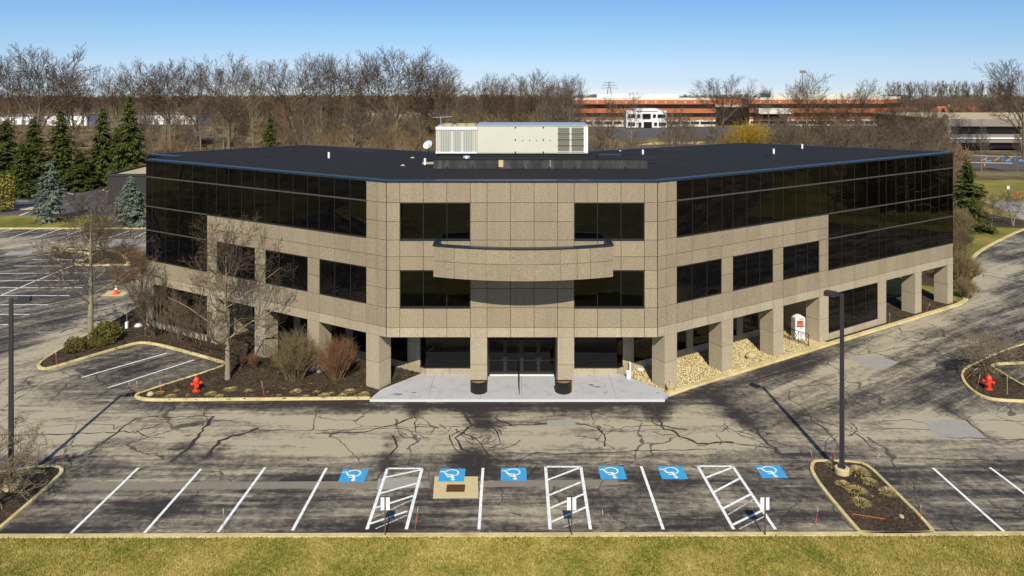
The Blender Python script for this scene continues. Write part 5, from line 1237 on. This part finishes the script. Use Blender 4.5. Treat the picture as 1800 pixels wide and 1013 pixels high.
# slender far uprights
wt = thing('floodlight_mast', 'tall thin floodlight mast far behind the brick offices', 'mast', ((1411 - 900) * 380 / F, 380, 0)); MB().tube([(0, 0, 0), (0, 0, hz(128, 380))], .22, 6).build('pole', M['deck'], wt)
for k in (-.8, .8): MB().box(k - .6, k + .6, -.3, .3, hz(129, 380), hz(124, 380)).build('lamp', M['deck'], wt)
py = thing('power_pylon', 'grey lattice power pylon far behind the brick offices', 'pylon', ((1071 - 900) * 700 / F, 700, 0)); hp = hz(143, 700)
for sx_ in (-1, 1):
    for sy_ in (-1, 1): MB().tube([(sx_ * 3.2, sy_ * 3.2, 0), (sx_ * .8, sy_ * .8, hp * .75), (0, 0, hp)], .2, 4).build('leg', M['deck'], py)
for z, w in ((.66, 8), (.79, 7), (.92, 5.5)): MB().tube([(-w, 0, hp * z), (0, 0, hp * z + .6), (w, 0, hp * z)], .22, 4).build('cross_arm', M['deck'], py)

# ------------------------------------------------------------------ street furniture and small things
def lamp_post(px, hgt, label, flip, base):
    t = thing('lamp_post', label, 'lamp post', (px[0], px[1], .1)); r0, r1 = .105, .08
    if base: MB().lathe([(.36, -.05), (.36, .26), (.33, .3), (.0, .3)], 24).build('concrete_base', M['pad'], t, smooth=False)
    z0 = .3 if base else 0
    V = [(sx_ * r, sy_ * r, z) for z, r in ((z0, r0), (hgt, r1)) for sx_, sy_ in ((-1, -1), (1, -1), (1, 1), (-1, 1))]
    MB().add(V, [(0, 1, 5, 4), (1, 2, 6, 5), (2, 3, 7, 6), (3, 0, 4, 7), (4, 5, 6, 7)]).build('pole', M['pole'], t)
    MB().box(-.17, .17, -.17, .17, z0, z0 + .05).build('base_plate', M['pole'], t)
    s = flip; MB().box(min(s * .08, s * .28), max(s * .08, s * .28), -.05, .05, hgt - .16, hgt - .04).build('arm', M['pole'], t)
    a_, b_ = min(s * .28, s * .84), max(s * .28, s * .84); hd = MB().box(a_, b_, -.23, .23, hgt - .2, hgt + .02).build('lamp_head', M['pole'], t)
    MB().box(a_ + .05, b_ - .05, -.19, .19, hgt - .212, hgt - .201).build('lens', M['lens'], hd); return t
r_ = lamp_post(gp(1480, 835), 9.2, 'tall square bronze lamp post on a round concrete base in the right hand island', -1, True); r_.rotation_euler = (0, 0, math.radians(-38))
l_ = lamp_post(gp(19.5, 862), 9.35, 'tall square bronze lamp post in the kerbed island at the left edge', 1, True); l_.rotation_euler = (0, 0, math.radians(20))

def hydrant(loc, rz, label):
    t = thing('fire_hydrant', label, 'hydrant', loc, rz)
    MB().lathe([(.0, 0), (.17, 0), (.17, .05), (.12, .06), (.115, .42), (.15, .44), (.15, .49), (.13, .5)], 18).build('barrel', M['hydrant'], t, smooth=False)
    MB().lathe([(.15, .50), (.16, .53), (.15, .62), (.10, .72), (.04, .76)], 18).build('bonnet', M['hydrant'], t, smooth=False)
    MB().lathe([(.045, .76), (.045, .83), (.0, .83)], 5).build('operating_nut', M['hydrant'], t)
    for sgn in (-1, 1):
        c = MB().lathe([(.065, 0), (.065, .12), (.085, .12), (.085, .19), (.0, .2)], 12).build('hose_cap', M['hydrant'], t, (sgn * .09, 0, .40)); c.rotation_euler = (0, sgn * math.pi / 2, 0)
    c = MB().lathe([(.085, 0), (.085, .12), (.11, .12), (.11, .20), (.0, .21)], 14).build('pumper_cap', M['hydrant'], t, (0, -.08, .36)); c.rotation_euler = (math.pi / 2, 0, 0)
    MB().lathe([(.20, .0), (.20, .04), (.0, .04)], 16).build('flange', M['hydrant'], t); t.scale = (1.2, 1.2, 1.2); return t
hydrant((*gp(345, 690), .1), .5, 'red fire hydrant in the mulch near the front kerb of the left bed')
hydrant((*gp(1738, 687), .1), -.6, 'red fire hydrant in the curved island at the right')

# accessible parking signs seen from behind
for i, (x, y, l) in enumerate([(677, 946, 'pair of white sign backs on a post before the left hatched aisle'), (1005, 946, 'pair of white sign backs on a post before the middle hatched aisle'), (1345, 946, 'pair of white sign backs on a post before the right hatched aisle')]):
    X, Y = gp(x, y); t = thing('parking_sign', l, 'sign', (X, Y, .08), .03 * i, 'accessible parking signs')
    MB().box(-.03, .03, -.02, .02, -.05, 1.72).build('post', M['post'], t)
    for sgn in (-1, 1):
        s_ = MB().box(min(sgn * .012, sgn * .20), max(sgn * .012, sgn * .20), .025, .032, 1.14, 1.70).build('sign_plate', M['sign_back'], t)
        for z in (1.22, 1.62): MB().box(sgn * .04 - .012, sgn * .04 + .012, .015, .0245, z - .012, z + .012).build('bolt', M['steel'], s_)
    MB().lathe([(.10, -.03), (.09, .03), (.0, .035)], 12).build('footing', M['pad'], t)

# half-round planters
for i, (x, l) in enumerate([((839.5 - 900) / 28.0 + .02, 'black half round planter at the column left of the doors'), ((993 - 900) / 28.0, 'black half round planter at the column right of the doors')]):
    t = thing('planter', l, 'planter', (x, 47.86, .13), 0, 'planters beside the entrance')
    V = MB().lathe([(.50, 0), (.53, .05), (.54, .68), (.56, .70), (.56, .74), (.50, .74), (.49, .66)], 24, a0=math.pi, a1=2 * math.pi); V.build('bowl', M['planter'], t, smooth=False)
    MB().box(-.55, .55, -.02, .0, 0, .74).build('back_plate', M['planter'], t)
    MB().add([(0, -.001, .67)] + [(.5 * math.cos(a), .5 * math.sin(a) - .001, .67) for a in np.linspace(math.pi, 2 * math.pi, 18)], [(0, k, k + 1) for k in range(1, 18)]).build('soil', M['soil'], t)

# centre handrail at the doors
hr = thing('entrance_handrail', 'slim black handrail running out from between the entrance doors', 'handrail', (.47, 47.3, .13))
for y in (.1, 1.5, 2.9): MB().box(-.02, .02, y - .02, y + .02, 0, .95).build('post', M['black_metal'], hr)
MB().box(-.025, .025, .06, 2.96, .93, .98).build('rail', M['black_metal'], hr); MB().box(-.015, .015, .1, 2.9, .42, .46).build('rail', M['black_metal'], hr)

# side door group: drop box, railing, boulders
db = thing('drop_box', 'white gabled courier drop box with an orange panel before the right wing side door', 'drop box', (*gp(1403, 597), .15), .12); db.scale = (1.18, 1.1, 1.12)
gb = [(-.34, 0), (.34, 0), (.34, 1.42), (.27, 1.52), (0, 1.60), (-.27, 1.52), (-.34, 1.42)]
n7 = len(gb); MB().add([(x, -.3, z) for x, z in gb] + [(x, .3, z) for x, z in gb], [tuple(range(n7)), tuple(range(n7, 2 * n7))[::-1]] + [(i, n7 + i, n7 + (i + 1) % n7, (i + 1) % n7) for i in range(n7)]).build('cabinet', M['white'], db)
MB().box(-.24, .22, -.312, -.302, .93, 1.28).build('panel', M['orange'], db); MB().box(-.27, .27, -.345, -.302, .86, .91).build('chute_handle', M['black_metal'], db)
lt = MB()
for k, (x, w, h) in enumerate([(-.10, .04, .08), (-.03, .05, .10), (.05, .04, .07), (.11, .05, .10), (.19, .04, .08)]): lt.box(x, x + w, -.308, -.302, 1.36 - h * .2, 1.36 + h * .8)
lt.build('lettering', M['purple'], db); MB().box(-.18, .12, -.318, -.313, 1.16, 1.22).build('lettering', M['purple'], db); MB().box(.0, .14, -.308, -.302, .72, .80).build('label', M['orange'], db)
rl_ = thing('metal_railing', 'black metal railing with crossed bars beside the drop box landing', 'railing', (*pR(15.25, -.2), .15), math.atan2(nR.y, nR.x))
MB().box(0, 2.6, -.02, .02, .88, .92).build('top_rail', M['black_metal'], rl_); MB().box(0, 2.6, -.015, .015, .10, .13).build('bottom_rail', M['black_metal'], rl_)
for i in range(4):
    x = i * .86; MB().box(x - .02, x + .02, -.02, .02, 0, .9).build('post', M['black_metal'], rl_)
    if i < 3:
        MB().tube([(x, 0, .12), (x + .43, 0, .88)], .018, 5).build('cross_bar', M['black_metal'], rl_); MB().tube([(x, 0, .88), (x + .43, 0, .12)], .018, 5).build('cross_bar', M['black_metal'], rl_)
        for k in (.5, .6, .7): MB().box(x + k - .013, x + k + .013, -.013, .013, .12, .89).build('baluster', M['black_metal'], rl_)
# side door in the recess behind the landing
sd = thing('side_door', None, None); sd.parent = office
gr_.put('door_leaf', 15.2, 16.2, .15, 2.4, -.06, -.035, M['black_metal'], sd); gr_.put('glass_pane', 15.32, 16.08, .4, 2.25, -.075, -.061, M['glass'], sd); gr_.put('handle', 16.0, 16.05, 1.0, 1.3, -.13, -.08, M['steel'], sd)
def rock(seed, s):
    rg = random.Random(seed); V = []; Fc = []; nlat, nlon = 8, 12
    for i in range(nlat + 1):
        for j in range(nlon):
            th, ph = math.pi * i / nlat, 2 * math.pi * j / nlon; d = Vector((math.sin(th) * math.cos(ph), math.sin(th) * math.sin(ph), math.cos(th)))
            k = 1 + .10 * math.sin(3 * d.x + seed) + .08 * math.cos(4 * d.y + seed * 2) + .06 * math.sin(5 * d.z + seed); V.append((d.x * s[0] * k, d.y * s[1] * k, d.z * s[2] * k + s[2] * .6))
    for i in range(nlat):
        for j in range(nlon): Fc.append((i * nlon + j, (i + 1) * nlon + j, (i + 1) * nlon + (j + 1) % nlon, i * nlon + (j + 1) % nlon))
    return mesh_py('boulder', V, Fc, True)
for i, (x, y, s, l) in enumerate([(1320, 632, (.46, .33, .3), 'large smooth tan boulder on the gravel between two right wing columns'), (265, 698, (.26, .18, .15), 'pale flat boulder in the left corner of the mulch bed near the hydrant'), (1584, 913, (.14, .1, .08), 'small pale stone in the lamp post island')]):
    tag(obj('boulder', rock(i + 1, s), M['boulder'], None, (*gp(x, y), .09), i), l, 'boulder')
pt = thing('stone_urn', 'squat pale stone urn at the foot of the first right wing column', 'urn', (*gp(1179, 690), .09))
MB().lathe([(.0, 0), (.28, 0), (.28, .06), (.2, .09), (.3, .25), (.33, .42), (.29, .46), (.25, .42), (.0, .38)], 18).build('bowl', M['boulder'], pt, smooth=True); MB().lathe([(.05, .38), (.03, .75), (.0, .76)], 8).build('stub', M['pad'], pt)
bk = thing('bucket', 'white plastic bucket at the right end of the entrance apron', 'bucket', (*gp(1105, 665, .13), .13))
MB().lathe([(.0, .01), (.15, 0), (.18, .42), (.19, .42), (.19, .46), (.17, .46), (.16, .38), (.0, .36)], 20).build('pail', M['white'], bk); MB().tube([(-.185, 0, .40), (-.12, -.12, .30), (0, -.17, .26), (.12, -.12, .30), (.185, 0, .40)], .008, 5).build('bail_handle', M['steel'], bk)
yp = thing('marker_post', 'short yellow and white post standing behind the bucket', 'post', (*gp(1107, 657, .1), .1)); MB().box(-.06, .02, -.04, .04, 0, .85).build('post', M['stake_yellow'], yp); MB().box(.025, .08, -.03, .03, 0, .78).build('backing_strip', M['white'], yp)
tag(MB().lathe([(.0, .0), (.22, .0), (.23, .05), (.0, .06)], 16).build('discarded_lid', M['white'], None, (*gp(1126, 653), .11)), 'white bucket lid lying on the gravel right of the bucket', 'lid')
# traffic cone on its concrete pad
flat('manhole_collar', [(190, 511), (232, 511), (215, 521), (176, 521)], .007, M['pad'])
cn = thing('traffic_cone', 'orange traffic cone with white bands on the tan concrete pad', 'cone', (*gp(204, 517), .012))
MB().box(-.28, .28, -.28, .28, 0, .05).build('base', M['orange'], cn)
for z0, r0, z1, r1, mt in ((.05, .20, .42, .13, 'orange'), (.42, .13, .56, .105, 'white'), (.56, .105, .66, .085, 'orange'), (.66, .085, .78, .063, 'white'), (.78, .063, .98, .03, 'orange')):
    MB().lathe([(r0, z0), (r1, z1)] + ([(0, z1)] if z1 > .9 else []), 16).build('cone_band', M[mt], cn, smooth=True)
# utility post and a white cap in the left bed
up_ = thing('utility_marker', 'slim grey utility marker post on a white footing in the left bed', 'post', (*gp(223, 579), .1)); MB().box(-.1, .1, -.1, .1, 0, .5).build('footing', M['white'], up_); MB().tube([(0, 0, .5), (0, 0, 1.75)], .03, 6).build('post', M['deck'], up_)
dm_ = thing('dome_light', 'small pale dome fixture in the mulch near the left wing corner', 'light', (*gp(243, 576), .1)); MB().lathe([(.3, 0), (.28, .12), (.16, .22), (0, .25)], 16).build('dome', M['dish'], dm_, smooth=True); MB().lathe([(.36, 0), (.36, .04), (.0, .05)], 16).build('rim', M['deck'], dm_)
# snow stakes
STK = [((231.7, 698), (226.5, 672), 'at the rounded left end of the front kerb'), ((241.5, 692), (240, 669), 'just right of the rounded end of the front kerb'), ((284, 698), (281, 670), 'between the flat boulder and the left hydrant'), ((111, 827), (110.5, 791), 'at the right nose of the left edge island'), ((67, 817), (69.7, 780), 'behind the far kerb of the left edge island'),
       ((392.7, 936), (392.7, 893), 'by the front kerb beside the third stall line'), ((62, 641), (62, 617), 'at the pointed tip of the left bed'), ((74, 633), (76, 618), 'just inside the tip of the left bed'), ((99.6, 646), (98, 617), 'on the near kerb of the tip of the left bed'), ((136, 598), (138, 578), 'on the far kerb of the left bed near the straight tree'), ((255, 592), (255, 575), 'in the mulch by the left wing corner'),
       ((465, 698), (460, 670), 'in the front of the left bed below the big bush'), ((729.5, 932), (735, 889), 'by the front kerb right of the left hatched aisle'), ((1062, 931), (1059, 895), 'by the front kerb right of the middle hatched aisle'), ((1433.5, 922), (1438, 892), 'left of the lamp post island near the front kerb'), ((1618, 913), (1619, 902), 'on the right kerb of the lamp post island'),
       ((1532, 827), (1546, 797), 'leaning outward at the right shoulder of the lamp post island'), ((1467, 811), (1464, 771), 'at the rounded far end of the lamp post island'), ((1434, 827), (1425, 791), 'at the left shoulder of the lamp post island'), ((1563.5, 571), (1564, 550), 'in the mulch right of the right wing window'), ((1626, 550), (1635, 533), 'leaning between the two last right columns'), ((1671, 536.5), (1680, 524), 'leaning past the last right column'),
       ((1699, 638), (1698, 614), 'outside the left curve of the right island'), ((1696.5, 667), (1718, 646), 'leaning far over inside the right island'), ((1716, 687), (1723, 658), 'left of the right hydrant'), ((1799, 600), (1789, 578), 'on the far kerb of the right island'), ((1507, 561), (1507, 546), 'against the right wing ground floor window')]
for i, ((x0, y0), (x1, y1), l) in enumerate(STK):
    X, Y = gp(x0, y0, .05); s = F / Y; hh = max(.7, min(1.3, (y0 - y1) / s)); lx = (x1 - x0) / s
    t = thing('snow_stake', 'thin orange snow stake ' + l, 'snow stake', (X, Y, .02), 0, 'orange snow stakes along the kerbs'); tip = Vector((lx, .0, hh)); k = tip * .78
    MB().tube([(0, 0, 0), tuple(k)], .012, 5).build('rod', M['stake'], t); MB().tube([tuple(k), tuple(tip)], .0125, 5).build('reflective_tip', M['dish'], t)
X, Y = gp(1770.5, 697); t = thing('snow_stake', 'yellow snow stake at the near kerb of the right island', 'snow stake', (X, Y, .05)); MB().tube([(0, 0, 0), (0, 0, 1.05)], .013, 5).build('rod', M['stake_yellow'], t); MB().tube([(0, 0, 1.05), (0, 0, 1.3)], .0135, 5).build('reflective_tip', M['dish'], t)
a_, b_ = gp(1498, 909), gp(1556, 918); t = thing('snow_stake', 'orange snow stake lying flat on the mulch of the lamp post island', 'snow stake', (*a_, .14)); MB().tube([(0, 0, 0), (b_[0] - a_[0], b_[1] - a_[1], 0)], .014, 5).build('rod', M['stake'], t)
# small signs on the right lawn
s1 = thing('lawn_sign', 'small white sign on a dark post on the right hand lawn', 'sign', (*gp(1772, 348), .05)); MB().box(-.04, .04, -.04, .04, 0, 1.7).build('post', M['black_metal'], s1); MB().box(-.22, .22, -.06, -.045, 1.45, 2.0).build('plate', M['white'], s1)
s2 = thing('lawn_banner', 'narrow red feather banner beside the lawn sign', 'banner', (*gp(1787, 352), .05)); MB().tube([(0, 0, 0), (0, 0, 1.3)], .03, 5).build('post', M['black_metal'], s2); MB().box(-.16, .16, -.02, .02, .35, 1.35).build('cloth', M['hydrant'], s2)
for x, l in ((1762, 'left blue accessible sign in the rear car park'), (1784, 'right blue accessible sign in the rear car park')):
    t = thing('parking_sign', l, 'sign', (*gp(x, 285), .05)); MB().box(-.06, .06, -.06, .06, 0, 1.3).build('post', M['deck'], t); MB().box(-.3, .3, -.09, -.065, 1.1, 1.75).build('plate', M['sign_blue'], t)
for x, y, l in ((1732, 286, 'orange bollard marker on the kerb of the rear car park'), (1730, 296, 'orange bollard marker on the lawn edge of the rear car park')):
    t = thing('bollard', l, 'bollard', (*gp(x, y), .05)); MB().lathe([(.12, 0), (.12, 1.0), (.08, 1.06), (0, 1.08)], 10).build('post', M['stake'], t); MB().lathe([(.125, .7), (.125, .85)], 10).build('band', M['white'], t)
tag(MB().lathe([(.9, 0), (.9, 1.0), (.7, 1.05), (.0, 1.05)], 14).build('utility_drum', M['pad'], None, (*gp(56, 338), .03)), 'tan cylindrical utility box at the back of the left rear lot', 'utility box')
# lawns and trees outside the frame to either side and behind, mirrored in the glazing
struct(MB().prism([(76, 44), (130, 44), (130, 99), (76, 99)], -.03, .10).build('lawn', M['lawn_far']))
struct(MB().prism([(-140, 34), (-74, 34), (-66, 58), (-140, 58)], -.03, .10).build('lawn', M['lawn_far']))
for i, (x, y, l) in enumerate([(-92, 46, 'bare lawn tree far left of the frame, mirrored in the left wing'), (-84, 40, 'bare lawn tree nearest the kerb left of the frame, mirrored in the left wing'), (-108, 52, 'bare lawn tree deepest left of the frame, mirrored in the left wing'), (-16, -12, 'bare lawn tree behind the viewpoint on the left, mirrored in the front windows'), (8, -9, 'bare lawn tree straight behind the viewpoint, mirrored in the front windows'),
                              (30, -6, 'bare lawn tree behind the viewpoint on the right, mirrored in the front windows'), (84, 56, 'bare lawn tree right of the frame, mirrored nearest the entrance in the right wing'), (92, 66, 'bare lawn tree right of the frame, mirrored mid way along the right wing')]):
    near2.place('bare_tree', l, (x, y, .05), (1.3, 1.3, 1.1), i * 1.4, 'trees mirrored in the glazing')
for i, (x, y, l) in enumerate([(96, 60, 'first spruce right of the frame, mirrored in the right wing'), (104, 68, 'tallest spruce right of the frame, mirrored in the right wing'), (98, 75, 'spruce right of the frame, mirrored near the far end of the right wing'), (108, 82, 'farthest spruce right of the frame, mirrored in the right wing'), (112, 62, 'spruce behind the others right of the frame, mirrored in the right wing')]):
    c_green[i % 3].place('spruce_tree', l, (x, y), (1.2, 1.2, .85 + .08 * i), i, 'spruces mirrored in the glazing')
